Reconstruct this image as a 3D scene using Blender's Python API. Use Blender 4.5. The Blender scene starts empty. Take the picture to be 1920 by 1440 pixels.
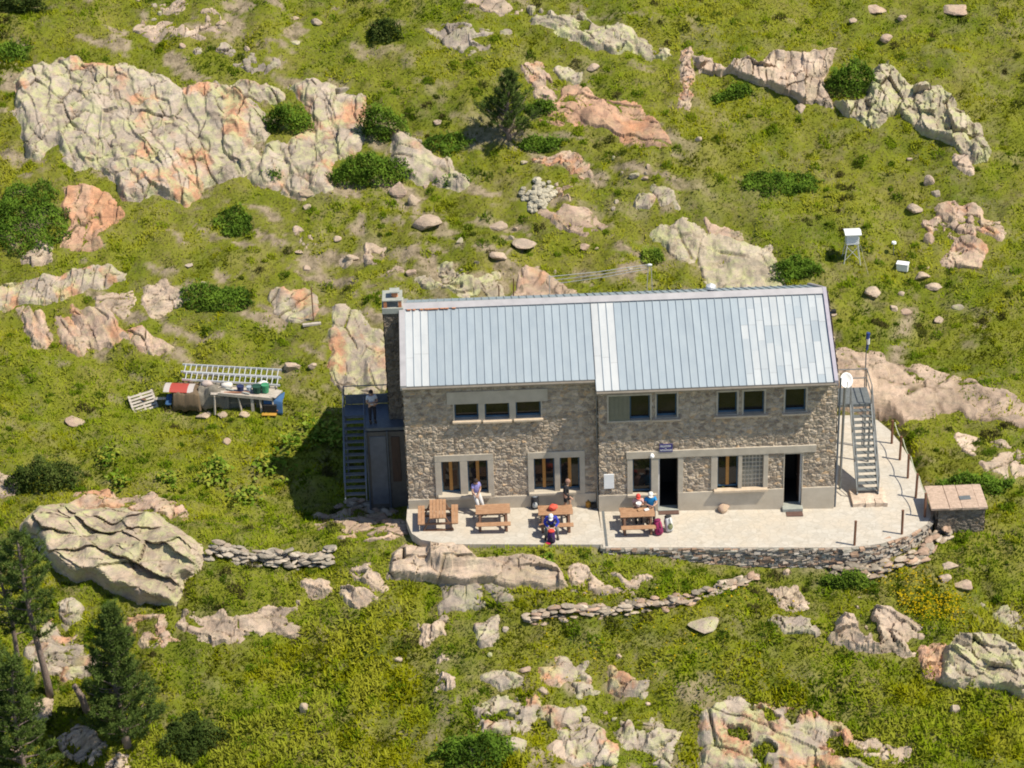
import bpy, bmesh, math, random
import numpy as np
from mathutils import Vector, Matrix
R = math.radians
rng = np.random.default_rng(7)
rnd = random.Random(11)
S = bpy.context.scene
COL = S.collection

# ------------------------------------------------------------------ camera
PITCH, YAW, ROLL, DIST = R(30), R(.8), R(-1.8), 115.0
FPX = 42 * DIST
_f = np.array([math.sin(YAW)*math.cos(PITCH), math.cos(YAW)*math.cos(PITCH), -math.sin(PITCH)])
_r = np.array([math.cos(YAW), -math.sin(YAW), 0.0]); _u = np.cross(_r, _f)
_r2 = _r*math.cos(ROLL)+_u*math.sin(ROLL); _u2 = -_r*math.sin(ROLL)+_u*math.cos(ROLL)
CM = np.array([_r2, _u2, _f])
CP = -CM.T @ (np.array([(1127-960)/FPX, -(957-720)/FPX, 1.0])*DIST)
cam = bpy.data.objects.new("camera", bpy.data.cameras.new("camera")); COL.objects.link(cam)
cam.data.sensor_width = 36; cam.data.lens = FPX/1920*36
cam.data.clip_start = 1; cam.data.clip_end = 2000
M4 = Matrix.Identity(4)
for i in range(3):
    M4[i][0], M4[i][1], M4[i][2], M4[i][3] = _r2[i], _u2[i], -_f[i], CP[i]
cam.matrix_world = M4
S.camera = cam

# ------------------------------------------------------------------ light
SUN = np.array([1.62, -.54, 2.65]); SUN = SUN/np.linalg.norm(SUN)
EL = math.asin(SUN[2]); AZ = math.atan2(SUN[0], SUN[1])
W = bpy.data.worlds.new("World"); S.world = W; W.use_nodes = True
wn = W.node_tree.nodes; bg = wn['Background']
sky = wn.new('ShaderNodeTexSky'); sky.sky_type = 'NISHITA'; sky.sun_disc = False
sky.sun_elevation = EL; sky.sun_rotation = AZ; sky.altitude = 2000
W.node_tree.links.new(sky.outputs[0], bg.inputs[0]); bg.inputs[1].default_value = .115
sl = bpy.data.lights.new("sun", 'SUN'); sl.energy = 4.5; sl.angle = R(.55); sl.color = (1, .925, .79)
so = bpy.data.objects.new("sun", sl); COL.objects.link(so); so.location = (20, -10, 40)
so.rotation_euler = Vector(-SUN).to_track_quat('-Z', 'Y').to_euler()
S.view_settings.view_transform = 'Standard'; S.view_settings.look = 'None'
S.view_settings.exposure = .44; S.view_settings.gamma = 1
S.cycles.filter_width = 1.9
S.cycles.max_bounces = 6; S.cycles.transparent_max_bounces = 8

# ------------------------------------------------------------------ pixel rays, used to survey the place
def ray(px, py):
    px = np.asarray(px, float); py = np.asarray(py, float)
    v = np.stack([(px-960)/FPX, -(py-720)/FPX, np.ones_like(px)], -1)
    return v @ CM
def at(px, py, y):
    v = ray(px, py); t = (y-CP[1])/v[1]; return CP+v*t
def F(px, py): return at(px, py, 0.0)
TS = -.03                                   # the terrace falls 3% to the right
def T(px, py):
    v = ray(px, py); n = np.array([-TS, 0, 1.0]); t = -(n@CP)/(n@v); return CP+v*t

# ------------------------------------------------------------------ noise
def _h(ix, iy, s):
    n = (ix.astype(np.int64)*374761393 + iy.astype(np.int64)*668265263 + s*974634777) & 0xffffffff
    n = ((n ^ (n >> 13))*1274126177) & 0xffffffff
    n = ((n ^ (n >> 16))*2246822519) & 0xffffffff
    return ((n ^ (n >> 15)) & 0xffffff)/float(0xffffff)
def vn(x, y, s=0):
    ix = np.floor(x); iy = np.floor(y); fx = x-ix; fy = y-iy
    ux = fx*fx*fx*(fx*(fx*6-15)+10); uy = fy*fy*fy*(fy*(fy*6-15)+10)
    a = _h(ix, iy, s); b = _h(ix+1, iy, s); c = _h(ix, iy+1, s); d = _h(ix+1, iy+1, s)
    return (a*(1-ux)+b*ux)*(1-uy)+(c*(1-ux)+d*ux)*uy
def fbm(x, y, s=0, o=4):
    r = 0; a = .5; t = 0
    for k in range(o):
        r = r+a*vn(x*2**k+17.3*k, y*2**k-9.1*k, s+k*13); t += a; a *= .5
    return r/t
def wor(x, y, s=0, j=.85):
    ix = np.floor(x); iy = np.floor(y)
    f1 = np.full(x.shape, 9.); f2 = f1.copy(); cx = np.zeros_like(x); cy = cx.copy(); cid = cx.copy()
    for dx in (-1, 0, 1):
        for dy in (-1, 0, 1):
            gx, gy = ix+dx, iy+dy
            sx = gx+.5+j*(_h(gx, gy, s)-.5); sy = gy+.5+j*(_h(gx, gy, s+77)-.5)
            d = np.hypot(x-sx, y-sy); m = d < f1
            f2 = np.where(m, f1, np.minimum(f2, d))
            cx = np.where(m, sx, cx); cy = np.where(m, sy, cy); cid = np.where(m, _h(gx, gy, s+191), cid)
            f1 = np.where(m, d, f1)
    return f1, f2, cid, x-cx, y-cy
def sst(a, b, x):
    t = np.clip((x-a)/(b-a), 0, 1); return t*t*(3-2*t)

# ------------------------------------------------------------------ mesh helpers
def mesh(name, V, Fc, mats, parent=None, origin=(0, 0, 0), col=None, smooth=False, fm=None):
    V = np.asarray(V, np.float32)-np.asarray(origin, np.float32)
    me = bpy.data.meshes.new(name)
    if isinstance(Fc, np.ndarray):
        k = Fc.shape[1]; nf = len(Fc)
        me.vertices.add(len(V)); me.vertices.foreach_set('co', V.ravel())
        me.loops.add(nf*k); me.loops.foreach_set('vertex_index', Fc.astype(np.int32).ravel())
        me.polygons.add(nf); me.polygons.foreach_set('loop_start', np.arange(0, nf*k, k, dtype=np.int32))
        me.update(calc_edges=True)
    else:
        me.from_pydata([tuple(map(float, v)) for v in V], [], Fc); me.update()
    for m in (mats if isinstance(mats, (list, tuple)) else [mats]): me.materials.append(m)
    if fm is not None: me.polygons.foreach_set('material_index', np.asarray(fm, np.int32))
    if col is not None:
        a = me.attributes.new('tint', 'FLOAT_COLOR', 'POINT')
        c = np.asarray(col, np.float32)
        if c.shape[1] == 3: c = np.concatenate([c, np.ones((len(c), 1), np.float32)], 1)
        a.data.foreach_set('color', c.ravel())
    me.polygons.foreach_set('use_smooth', np.full(len(me.polygons), smooth))
    o = bpy.data.objects.new(name, me); COL.objects.link(o)
    if parent is not None: o.parent = parent
    else: o.location = origin
    return o
def tag(o, label=None, cat=None, group=None, kind=None):
    if label: o['label'] = label
    if cat: o['category'] = cat
    if group: o['group'] = group
    if kind: o['kind'] = kind
    return o
def thing(name, label, cat, loc, group=None, rz=0):
    o = bpy.data.objects.new(name, None); COL.objects.link(o); o.empty_display_size = .2
    o.location = tuple(map(float, loc)); o.rotation_euler = (0, 0, rz)
    return tag(o, label, cat, group)
def children(o): return [c for c in bpy.data.objects if c.parent == o]
def copy_tree(o, parent=None):
    c = o.copy(); COL.objects.link(c)
    if parent is not None: c.parent = parent
    for ch in children(o): copy_tree(ch, c)
    return c
class MB:
    def __init__(s): s.V = []; s.F = []; s.C = []; s.m = []; s.c = (1, 1, 1); s.mi = 0
    def add(s, V, Fs):
        b = len(s.V)
        for v in V: s.V.append(tuple(map(float, v))); s.C.append(s.c)
        for f in Fs: s.F.append([b+i for i in f]); s.m.append(s.mi)
        return s
    BF = [(0, 3, 2, 1), (4, 5, 6, 7), (0, 1, 5, 4), (1, 2, 6, 5), (2, 3, 7, 6), (3, 0, 4, 7)]
    def box(s, a, b):                       # two corners
        x0, x1 = sorted((a[0], b[0])); y0, y1 = sorted((a[1], b[1])); z0, z1 = sorted((a[2], b[2]))
        return s.add([(x0, y0, z0), (x1, y0, z0), (x1, y1, z0), (x0, y1, z0), (x0, y0, z1), (x1, y0, z1), (x1, y1, z1), (x0, y1, z1)], s.BF)
    def cbox(s, c, d, rot=None, jit=0):     # centre, full size, 3x3 rotation
        V = []
        for z in (-.5, .5):
            for x, y in ((-.5, -.5), (.5, -.5), (.5, .5), (-.5, .5)):
                p = Vector((x*d[0], y*d[1], z*d[2]))
                if jit: p += Vector((rnd.uniform(-jit, jit)*d[0], rnd.uniform(-jit, jit)*d[1], rnd.uniform(-jit, jit)*d[2]))
                if rot is not None: p = rot @ p
                V.append(p+Vector(tuple(map(float, c))))
        return s.add(V, s.BF)
    def beam(s, p, q, w, h, up=(0, 0, 1)):
        p = Vector(tuple(map(float, p))); q = Vector(tuple(map(float, q))); d = q-p; L = d.length; d.normalize()
        u = Vector(up); x = d.cross(u)
        if x.length < 1e-4: x = d.cross(Vector((0, 1, 0)))
        x.normalize(); u = x.cross(d)
        V = [b+x*(sx*w/2)+u*(sy*h/2) for b in (p, q) for sx, sy in ((-1, -1), (1, -1), (1, 1), (-1, 1))]
        return s.add(V, s.BF)
    def tube(s, pts, r, n=8, cap=True):
        pts = [Vector(tuple(map(float, p))) for p in pts]
        rr = r if isinstance(r, (list, tuple)) else [r]*len(pts)
        V = []; Fs = []; ref = Vector((.13, .9, .41))
        for i, p in enumerate(pts):
            d = (pts[min(i+1, len(pts)-1)]-pts[max(i-1, 0)]).normalized()
            x = d.cross(ref); x.normalize(); y = d.cross(x)
            for k in range(n):
                a = 2*math.pi*k/n; V.append(p+x*(math.cos(a)*rr[i])+y*(math.sin(a)*rr[i]))
        for i in range(len(pts)-1):
            for k in range(n):
                Fs.append((i*n+k, i*n+(k+1) % n, (i+1)*n+(k+1) % n, (i+1)*n+k))
        if cap: Fs += [tuple(range(n))[::-1], tuple(range((len(pts)-1)*n, len(pts)*n))]
        return s.add(V, Fs)
    def prism(s, poly, z0, z1):
        n = len(poly); V = [(p[0], p[1], z0 if np.isscalar(z0) else z0[i]) for i, p in enumerate(poly)]+[(p[0], p[1], z1 if np.isscalar(z1) else z1[i]) for i, p in enumerate(poly)]
        return s.add(V, [tuple(range(n))[::-1], tuple(range(n, 2*n))]+[(i, (i+1) % n, n+(i+1) % n, n+i) for i in range(n)])
    def blob(s, c, r, n=8, rough=.15, seed=0):
        nr = max(4, n//2+1); V = []; Fs = []
        rr = random.Random(seed)
        for i in range(nr+1):
            th = math.pi*i/nr
            for k in range(n):
                a = 2*math.pi*(k+.5*(i % 2))/n; q = 1+rr.uniform(-rough, rough)
                V.append((c[0]+r[0]*q*math.sin(th)*math.cos(a), c[1]+r[1]*q*math.sin(th)*math.sin(a), c[2]+r[2]*q*math.cos(th)))
        for i in range(nr):
            for k in range(n): Fs.append((i*n+k, (i+1)*n+k, (i+1)*n+(k+1) % n, i*n+(k+1) % n))
        return s.add(V, Fs)
    def build(s, name, mat, parent=None, origin=(0, 0, 0), smooth=False, bevel=0):
        o = mesh(name, np.array(s.V), s.F, mat, parent, origin, col=np.array(s.C, np.float32), smooth=smooth, fm=s.m)
        if bevel:
            b = o.modifiers.new('bevel', 'BEVEL'); b.width = bevel; b.segments = 1; b.limit_method = 'ANGLE'
        return o

# ------------------------------------------------------------------ materials
def nodes(name):
    m = bpy.data.materials.new(name); m.use_nodes = True
    nt = m.node_tree; b = nt.nodes['Principled BSDF']; return m, nt, b
def N(nt, t, **k):
    n = nt.nodes.new(t)
    for a, v in k.items():
        if a.startswith('i_'):
            n.inputs[int(a[2:]) if a[2:].isdigit() else a[2:].replace('_', ' ')].default_value = v
        else: setattr(n, a, v)
    return n
def ramp(nt, fac, stops):
    r = N(nt, 'ShaderNodeValToRGB'); e = r.color_ramp.elements
    while len(e) < len(stops): e.new(.5)
    for i, (p, c) in enumerate(stops): e[i].position = p; e[i].color = (*c, 1)
    nt.links.new(fac, r.inputs[0]); return r.outputs[0]
def noise(nt, pos, scale, detail=4, rough=.55, dist=0):
    n = N(nt, 'ShaderNodeTexNoise'); n.inputs['Scale'].default_value = scale; n.inputs['Detail'].default_value = detail
    n.inputs['Roughness'].default_value = rough; n.inputs['Distortion'].default_value = dist
    nt.links.new(pos, n.inputs['Vector']); return n.outputs[0]
def mixc(nt, fac, a, b, mode='MIX'):
    m = N(nt, 'ShaderNodeMix', data_type='RGBA', blend_type=mode)
    for s, v in ((0, fac), (6, a), (7, b)):
        if isinstance(v, bpy.types.NodeSocket): nt.links.new(v, m.inputs[s])
        else: m.inputs[s].default_value = v if np.isscalar(v) else (*v, 1)
    return m.outputs[2]
def geo(nt): return N(nt, 'ShaderNodeNewGeometry').outputs['Position']
def tex(nt): return N(nt, 'ShaderNodeTexCoord').outputs['Object']
def mat(name, a, b=None, scale=3., rough=.8, bump=.0, bscale=20, attr=False, metal=0, detail=5, stretch=None, spec=None):
    m, nt, bs = nodes(name); pos = tex(nt)
    if stretch:
        mp = N(nt, 'ShaderNodeMapping'); mp.inputs['Scale'].default_value = stretch; nt.links.new(pos, mp.inputs[0]); pos = mp.outputs[0]
    b = b or tuple(min(1, c*1.25) for c in a)
    c = ramp(nt, noise(nt, pos, scale, detail, .6), [(.3, a), (.7, b)])
    if attr:
        at_ = N(nt, 'ShaderNodeAttribute', attribute_name='tint'); c = mixc(nt, 1.0, c, at_.outputs[0], 'MULTIPLY')
    nt.links.new(c, bs.inputs['Base Color'])
    bs.inputs['Roughness'].default_value = rough; bs.inputs['Metallic'].default_value = metal
    if spec is not None: bs.inputs['Specular IOR Level'].default_value = spec
    if bump:
        bp = N(nt, 'ShaderNodeBump'); bp.inputs['Strength'].default_value = 1; bp.inputs['Distance'].default_value = bump
        nt.links.new(noise(nt, pos, bscale, 5, .65), bp.inputs['Height']); nt.links.new(bp.outputs[0], bs.inputs['Normal'])
    return m

def rock_mat():
    m, nt, bs = nodes('rock'); p = geo(nt)
    at_ = N(nt, 'ShaderNodeAttribute', attribute_name='tint')
    c = ramp(nt, noise(nt, p, .9, 6, .6), [(.3, (.32, .255, .20)), (.5, (.42, .34, .27)), (.7, (.50, .42, .34))])
    mp = N(nt, 'ShaderNodeMapping'); mp.inputs['Rotation'].default_value = (.5, .5, .3); mp.inputs['Scale'].default_value = (.5, .5, 5)
    nt.links.new(p, mp.inputs[0])
    st = noise(nt, mp.outputs[0], 1.6, 5, .7)
    c = mixc(nt, ramp(nt, st, [(.48, (0, 0, 0)), (.62, (.55, .55, .55))]), c, (.24, .21, .18))
    c = mixc(nt, 1.0, c, at_.outputs[0], 'MULTIPLY')
    li = N(nt, 'ShaderNodeMath', operation='MULTIPLY'); nt.links.new(at_.outputs[3], li.inputs[0])
    lf = ramp(nt, noise(nt, p, 1.5, 7, .72), [(.47, (0, 0, 0)), (.6, (1, 1, 1))]); nt.links.new(lf, li.inputs[1])
    c = mixc(nt, li.outputs[0], c, (.43, .42, .21))
    c = mixc(nt, ramp(nt, noise(nt, p, 7, 6, .75), [(.56, (0, 0, 0)), (.7, (.75, .75, .75))]), c, (.13, .115, .095))
    nt.links.new(c, bs.inputs['Base Color']); bs.inputs['Roughness'].default_value = .9
    bs.inputs['Specular IOR Level'].default_value = .25
    bp = N(nt, 'ShaderNodeBump'); bp.inputs['Distance'].default_value = .05
    nt.links.new(noise(nt, p, 6, 8, .7), bp.inputs['Height']); nt.links.new(bp.outputs[0], bs.inputs['Normal'])
    return m
def leaf_mat(name, up=.7, tr=.25):
    m, nt, bs = nodes(name)
    at_ = N(nt, 'ShaderNodeAttribute', attribute_name='tint')
    g = N(nt, 'ShaderNodeNewGeometry')
    a = N(nt, 'ShaderNodeVectorMath', operation='ADD'); nt.links.new(g.outputs['Normal'], a.inputs[0]); a.inputs[1].default_value = (0, 0, up)
    nn = N(nt, 'ShaderNodeVectorMath', operation='NORMALIZE'); nt.links.new(a.outputs[0], nn.inputs[0])
    d = N(nt, 'ShaderNodeBsdfDiffuse'); t = N(nt, 'ShaderNodeBsdfTranslucent'); mx = N(nt, 'ShaderNodeMixShader')
    for s in (d, t): nt.links.new(at_.outputs[0], s.inputs[0])
    nt.links.new(nn.outputs[0], d.inputs['Normal'])
    mx.inputs[0].default_value = tr; nt.links.new(d.outputs[0], mx.inputs[1]); nt.links.new(t.outputs[0], mx.inputs[2])
    nt.links.new(mx.outputs[0], nt.nodes['Material Output'].inputs[0]); return m
def ground_mat():
    m, nt, bs = nodes('ground'); p = geo(nt)
    c = ramp(nt, noise(nt, p, .35, 6, .6), [(.3, (.10, .13, .012)), (.5, (.165, .18, .016)), (.7, (.21, .195, .04))])
    c = mixc(nt, ramp(nt, noise(nt, p, 1.3, 7, .7), [(.5, (0, 0, 0)), (.66, (.6, .6, .6))]), c, (.20, .16, .085))
    c = mixc(nt, ramp(nt, noise(nt, p, 9, 4, .7), [(.5, (0, 0, 0)), (.75, (.6, .6, .6))]), c, (.10, .11, .025))
    at_ = N(nt, 'ShaderNodeAttribute', attribute_name='tint'); se = N(nt, 'ShaderNodeSeparateColor'); nt.links.new(at_.outputs[0], se.inputs[0])
    iv = N(nt, 'ShaderNodeMath', operation='SUBTRACT'); iv.inputs[0].default_value = 1.0; nt.links.new(se.outputs[0], iv.inputs[1])
    rk = ramp(nt, noise(nt, p, 2.2, 8, .72), [(.32, (.09, .075, .04)), (.44, (.20, .16, .10)), (.58, (.33, .26, .175)), (.72, (.28, .25, .13))])
    c = mixc(nt, iv.outputs[0], c, rk)
    nt.links.new(c, bs.inputs['Base Color']); bs.inputs['Roughness'].default_value = .95; bs.inputs['Specular IOR Level'].default_value = .1
    bp = N(nt, 'ShaderNodeBump'); bp.inputs['Distance'].default_value = .08
    nt.links.new(noise(nt, p, 5, 8, .7), bp.inputs['Height']); nt.links.new(bp.outputs[0], bs.inputs['Normal'])
    return m
def paving_mat():
    m, nt, bs = nodes('paving'); p = geo(nt)
    v = N(nt, 'ShaderNodeTexVoronoi', feature='DISTANCE_TO_EDGE'); v2 = N(nt, 'ShaderNodeTexVoronoi', feature='F1')
    mp = N(nt, 'ShaderNodeMapping'); mp.inputs['Scale'].default_value = (2.6, 3.2, .01); nt.links.new(p, mp.inputs[0])
    wv = N(nt, 'ShaderNodeVectorMath', operation='ADD'); nz = N(nt, 'ShaderNodeTexNoise'); nz.inputs['Scale'].default_value = 1.5
    nt.links.new(p, nz.inputs['Vector']); sc = N(nt, 'ShaderNodeVectorMath', operation='SCALE'); sc.inputs['Scale'].default_value = .35
    nt.links.new(nz.outputs[1], sc.inputs[0]); nt.links.new(mp.outputs[0], wv.inputs[0]); nt.links.new(sc.outputs[0], wv.inputs[1])
    for q in (v, v2): q.inputs['Scale'].default_value = 1.2; nt.links.new(wv.outputs[0], q.inputs['Vector'])
    sp = N(nt, 'ShaderNodeSeparateColor'); nt.links.new(v2.outputs['Color'], sp.inputs[0])
    c = ramp(nt, sp.outputs[0], [(.0, (.44, .40, .335)), (.5, (.48, .44, .37)), (1., (.52, .48, .41))])
    c = mixc(nt, ramp(nt, noise(nt, p, .8, 6, .65), [(.42, (0, 0, 0)), (.68, (.7, .7, .7))]), c, (.53, .45, .345))
    c = mixc(nt, ramp(nt, noise(nt, p, 5, 5, .7), [(.55, (0, 0, 0)), (.72, (.5, .5, .5))]), c, (.34, .31, .26))
    c = mixc(nt, ramp(nt, v.outputs[0], [(.0, (.6, .6, .6)), (.06, (0, 0, 0))]), c, (.34, .30, .235))
    nt.links.new(c, bs.inputs['Base Color']); bs.inputs['Roughness'].default_value = .85
    return m
M = {}
M['rock'] = rock_mat(); M['ground'] = ground_mat(); M['grass'] = leaf_mat('grass', 2.2, .35); M['leaf'] = leaf_mat('leaf', 1.1, .25)
M['needle'] = leaf_mat('needle', .55, .22)
M['paving'] = paving_mat()
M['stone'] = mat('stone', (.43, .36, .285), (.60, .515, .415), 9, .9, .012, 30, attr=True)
M['shadedstone'] = mat('shadedstone', (.15, .13, .11), (.26, .225, .185), 9, .9, .012, 30, attr=True)  # shaded copy of stone, darkened for the chimney and cistern walls
M['sill'] = mat('sill', (.50, .39, .27), (.60, .48, .35), 4, .85)
M['block'] = mat('block', (.30, .265, .22), (.50, .45, .385), 6, .9, .02, 18, attr=True)
M['concrete'] = mat('concrete', (.42, .365, .285), (.53, .465, .37), 2.5, .88, .006, 25)
M['plinth'] = mat('plinth', (.43, .37, .285), (.54, .47, .37), 1.6, .9, .008, 25)
M['coping'] = mat('coping', (.27, .285, .245), (.38, .385, .335), 5, .85)
M['zinc'] = mat('zinc', (.85, .87, .9), (1, 1, 1), 2.2, .5, attr=True, metal=.15, stretch=(1, .4, .4))
M['flash'] = mat('flash', (.36, .345, .345), (.45, .43, .425), 2, .5, metal=.2)
M['verge'] = mat('verge', (.33, .30, .34), (.42, .39, .43), 2, .5, metal=.2)
M['soffit'] = mat('soffit', (.17, .145, .11), (.22, .19, .15), 4, .8)
M['glass'] = mat('glass', (.010, .010, .010), (.02, .018, .016), 3, .04, metal=.0, spec=.42)
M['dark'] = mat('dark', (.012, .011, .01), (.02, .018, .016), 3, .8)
M['blue'] = mat('blue', (.035, .085, .14), (.05, .115, .18), 4, .55)
M['orange'] = mat('orange', (.36, .16, .035), (.46, .22, .05), 6, .5)
M['shutter'] = mat('shutter', (.16, .16, .11), (.20, .19, .135), 4, .7)
M['doorwhite'] = mat('doorwhite', (.5, .5, .5), (.6, .6, .6), 3, .5)
M['shadeddoor'] = mat('shadeddoor', (.10, .11, .125), (.17, .18, .20), 2, .5)  # pale door darkened, its shade put into the colour
M['shadedwall'] = mat('shadedwall', (.10, .09, .075), (.16, .14, .115), 3, .9)  # concrete darkened, shade under the landing painted into it
M['doorwood'] = mat('doorwood', (.06, .036, .026), (.09, .052, .036), 5, .6, stretch=(6, 6, .6))
M['white'] = mat('white', (.78, .78, .76), (.86, .86, .85), 3, .45)
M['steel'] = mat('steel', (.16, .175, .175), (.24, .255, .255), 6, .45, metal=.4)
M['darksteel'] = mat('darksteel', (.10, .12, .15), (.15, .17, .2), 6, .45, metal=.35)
M['alu'] = mat('alu', (.62, .62, .62), (.72, .72, .71), 6, .4, metal=.35)
M['rust'] = mat('rust', (.13, .055, .03), (.21, .10, .055), 9, .85)
M['wood'] = mat('wood', (.31, .165, .085), (.43, .25, .14), 5, .65, .004, 40, stretch=(1, 1, 1))
M['woodgrey'] = mat('woodgrey', (.36, .31, .25), (.52, .46, .39), 5, .85, .004, 40)
M['darkwood'] = mat('darkwood', (.14, .07, .04), (.20, .105, .06), 5, .7)
M['mat'] = mat('mat', (.10, .055, .04), (.14, .08, .06), 12, .95)
M['clay'] = mat('clay', (.45, .16, .07), (.55, .24, .10), 8, .85)
M['paint'] = mat('paint', (.9, .9, .9), (1, 1, 1), 5, .6, attr=True)
M['cloth'] = mat('cloth', (.82, .82, .82), (1, 1, 1), 14, .9, .006, 30, attr=True)
M['skin'] = mat('skin', (.42, .24, .16), (.47, .28, .19), 10, .55)
M['bark'] = mat('bark', (.16, .115, .09), (.27, .20, .165), 7, .9, .02, 14, stretch=(3, 3, .7))
M['glassblock'] = mat('glassblock', (.12, .12, .105), (.17, .165, .145), 8, .15)
M['sign'] = mat('sign', (.03, .028, .16), (.04, .036, .19), 4, .35)

# ------------------------------------------------------------------ terrain
TP = []
for y, zs in {  # x:      -26    -17    -10     -4     1      6     11     16     24
        -14: (-5.6, -5.3, -5.0, -4.8, -4.8, -4.9, -5.0, -5.2, -5.5),
        -8: (-3.4, -3.1, -2.7, -2.6, -2.7, -2.8, -2.9, -3.1, -3.4),
        -4.5: (-2.1, -1.8, -1.0, -.7, -.9, -1.5, -1.7, -1.8, -2.0),
        -3: (-1.4, -1.0, -.35, .0, -.2, -1.1, -1.25, -1.4, -1.5),
        0: (-1.0, -.8, -.5, -.2, -.3, -.7, -.7, -1.0, -.9),
        3: (-1.1, -1.2, -1.45, -.8, -.5, -.4, -.5, -.35, -.2),
        6: (-.9, -1.0, -1.1, -.5, -.2, -.2, -.3, .0, .3),
        10.5: (-.1, -.3, -.3, .3, .7, .8, .6, .8, 1.2),
        16: (2.0, 2.0, 2.0, 2.0, 2.1, 2.2, 2.2, 2.3, 2.5),
        24: (5.3, 5.3, 5.3, 5.3, 5.4, 5.5, 5.5, 5.5, 5.6),
        32: (9.0, 8.9, 8.8, 8.8, 8.8, 8.8, 8.8, 8.8, 8.8)}.items():
    for x, z in zip((-26, -17, -10, -4, 1, 6, 11, 16, 24), zs): TP.append((x, y, z))
for x in (-45, -20, 0, 20, 45):
    TP += [(x, 48, 16.0), (x, -28, -11.0), (x, 70, 27), (x, -50, -20)]
TP = np.array(TP)
def _phi(r2): return r2*np.log(r2+1e-9)*.5
def _tps():
    n = len(TP); A = np.zeros((n+3, n+3)); d = TP[:, None, :2]-TP[None, :, :2]
    A[:n, :n] = _phi((d**2).sum(-1))+np.eye(n)*.05; A[:n, n] = 1; A[:n, n+1:] = TP[:, :2]; A[n:, :n] = A[:n, n:].T
    return np.linalg.solve(A, np.r_[TP[:, 2], 0, 0, 0])
TW = _tps()
def base(x, y):
    o = np.full(x.shape, TW[-3])+TW[-2]*x+TW[-1]*y
    for i in range(len(TP)): o += TW[i]*_phi((x-TP[i, 0])**2+(y-TP[i, 1])**2)
    return o
# terrace outline, surveyed on the terrace plane
def TPX(l): return np.array([T(a, b)[:2] for a, b in l])
TERR_L = TPX([(764, 948), (762, 975), (772, 1000), (790, 1012), (835, 1020), (1131, 1021)])
TERR_R = TPX([(1131, 1026), (1592, 1026), (1650, 1019), (1700, 1004), (1738, 982), (1746, 965), (1737, 930), (1722, 893),
              (1705, 858), (1688, 830), (1668, 806), (1645, 787), (1600, 778)])
XR0, XR1 = -.07, 10.38; XL0 = -8.55; PL = .4; YB = 8.3          # house footprint
OUT = np.concatenate([TERR_L, TERR_R, [(10.4, 8.6), (-8.9, 8.6), (-8.9, 2.5), (-8.9, .3)]])
def inside(x, y, poly):
    c = np.zeros(x.shape, bool); n = len(poly)
    for i in range(n):
        x0, y0 = poly[i]; x1, y1 = poly[(i+1) % n]
        if y0 == y1: continue
        c ^= ((y0 > y) != (y1 > y)) & (x < (x1-x0)*(y-y0)/(y1-y0)+x0)
    return c
def pdist(x, y, poly):                       # signed distance, positive inside
    d = np.full(x.shape, 1e9); n = len(poly)
    for i in range(n):
        a = poly[i]; b = poly[(i+1) % n]; e = b-a; L = (e**2).sum()+1e-12
        t = np.clip(((x-a[0])*e[0]+(y-a[1])*e[1])/L, 0, 1)
        d = np.minimum(d, np.hypot(x-a[0]-t*e[0], y-a[1]-t*e[1]))
    return np.where(inside(x, y, poly), d, -d)
LS = .2; LX = np.arange(-36, 36+.01, LS); LY = np.arange(-24, 46+.01, LS)
GX, GY = np.meshgrid(LX, LY)
od = pdist(GX, GY, OUT)
away = sst(0, 2.5, -od)*(1-.8*np.exp(-((GX-15)/5.5)**2-((GY-7.5)/3.2)**2))
H = base(GX, GY)
H = H+away*((fbm(GX/6, GY/6, 3, 3)-.5)*1.3+(fbm(GX/1.6, GY/1.6, 9, 3)-.5)*.62)+(.25+.75*away)*(fbm(GX/.55, GY/.55, 21, 2)-.5)*.34
zt = TS*GX
H = np.where((od > -.9) & (od < -.02) & (GX > -7.6) & (GX < -.4) & (GY < -1.5), np.maximum(H, zt-.07-np.maximum(0, -od-.3)*.35), H)
H = np.where(od > -1.2, np.minimum(H, zt-np.where(od > -.05, .4, np.where((GX < -.3) & (GX > -8.4) & (GY < -1.5), .05, .4))+np.maximum(0, -od-.15)*1.6), H)
def hs(x, y):
    fx = np.clip((np.asarray(x, float)-LX[0])/LS, 0, len(LX)-1.001); fy = np.clip((np.asarray(y, float)-LY[0])/LS, 0, len(LY)-1.001)
    ix = fx.astype(int); iy = fy.astype(int); u = fx-ix; v = fy-iy
    return (H[iy, ix]*(1-u)+H[iy, ix+1]*u)*(1-v)+(H[iy+1, ix]*(1-u)+H[iy+1, ix+1]*u)*v
def G(px, py):                               # where a line of sight meets the ground
    v = ray(px, py); sh = v.shape; v = v.reshape(-1, 3)
    t0 = (16-CP[2])/v[:, 2]; t1 = (-14-CP[2])/v[:, 2]
    out = np.zeros(len(v)); ts = np.linspace(0, 1, 260)
    for i in range(len(v)):
        t = t0[i]+(t1[i]-t0[i])*ts; p = CP+v[i]*t[:, None]
        b = np.nonzero(p[:, 2] <= hs(p[:, 0], p[:, 1]))[0]; k = max(1, b[0] if len(b) else 259)
        a, c = t[k-1], t[k]
        for _ in range(12):
            m = (a+c)/2; q = CP+v[i]*m
            if q[2] <= hs(q[0], q[1]): c = m
            else: a = m
        out[i] = c
    return (CP+v*out[:, None]).reshape(sh)
def gz(x, y): return float(hs(x, y))
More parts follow.
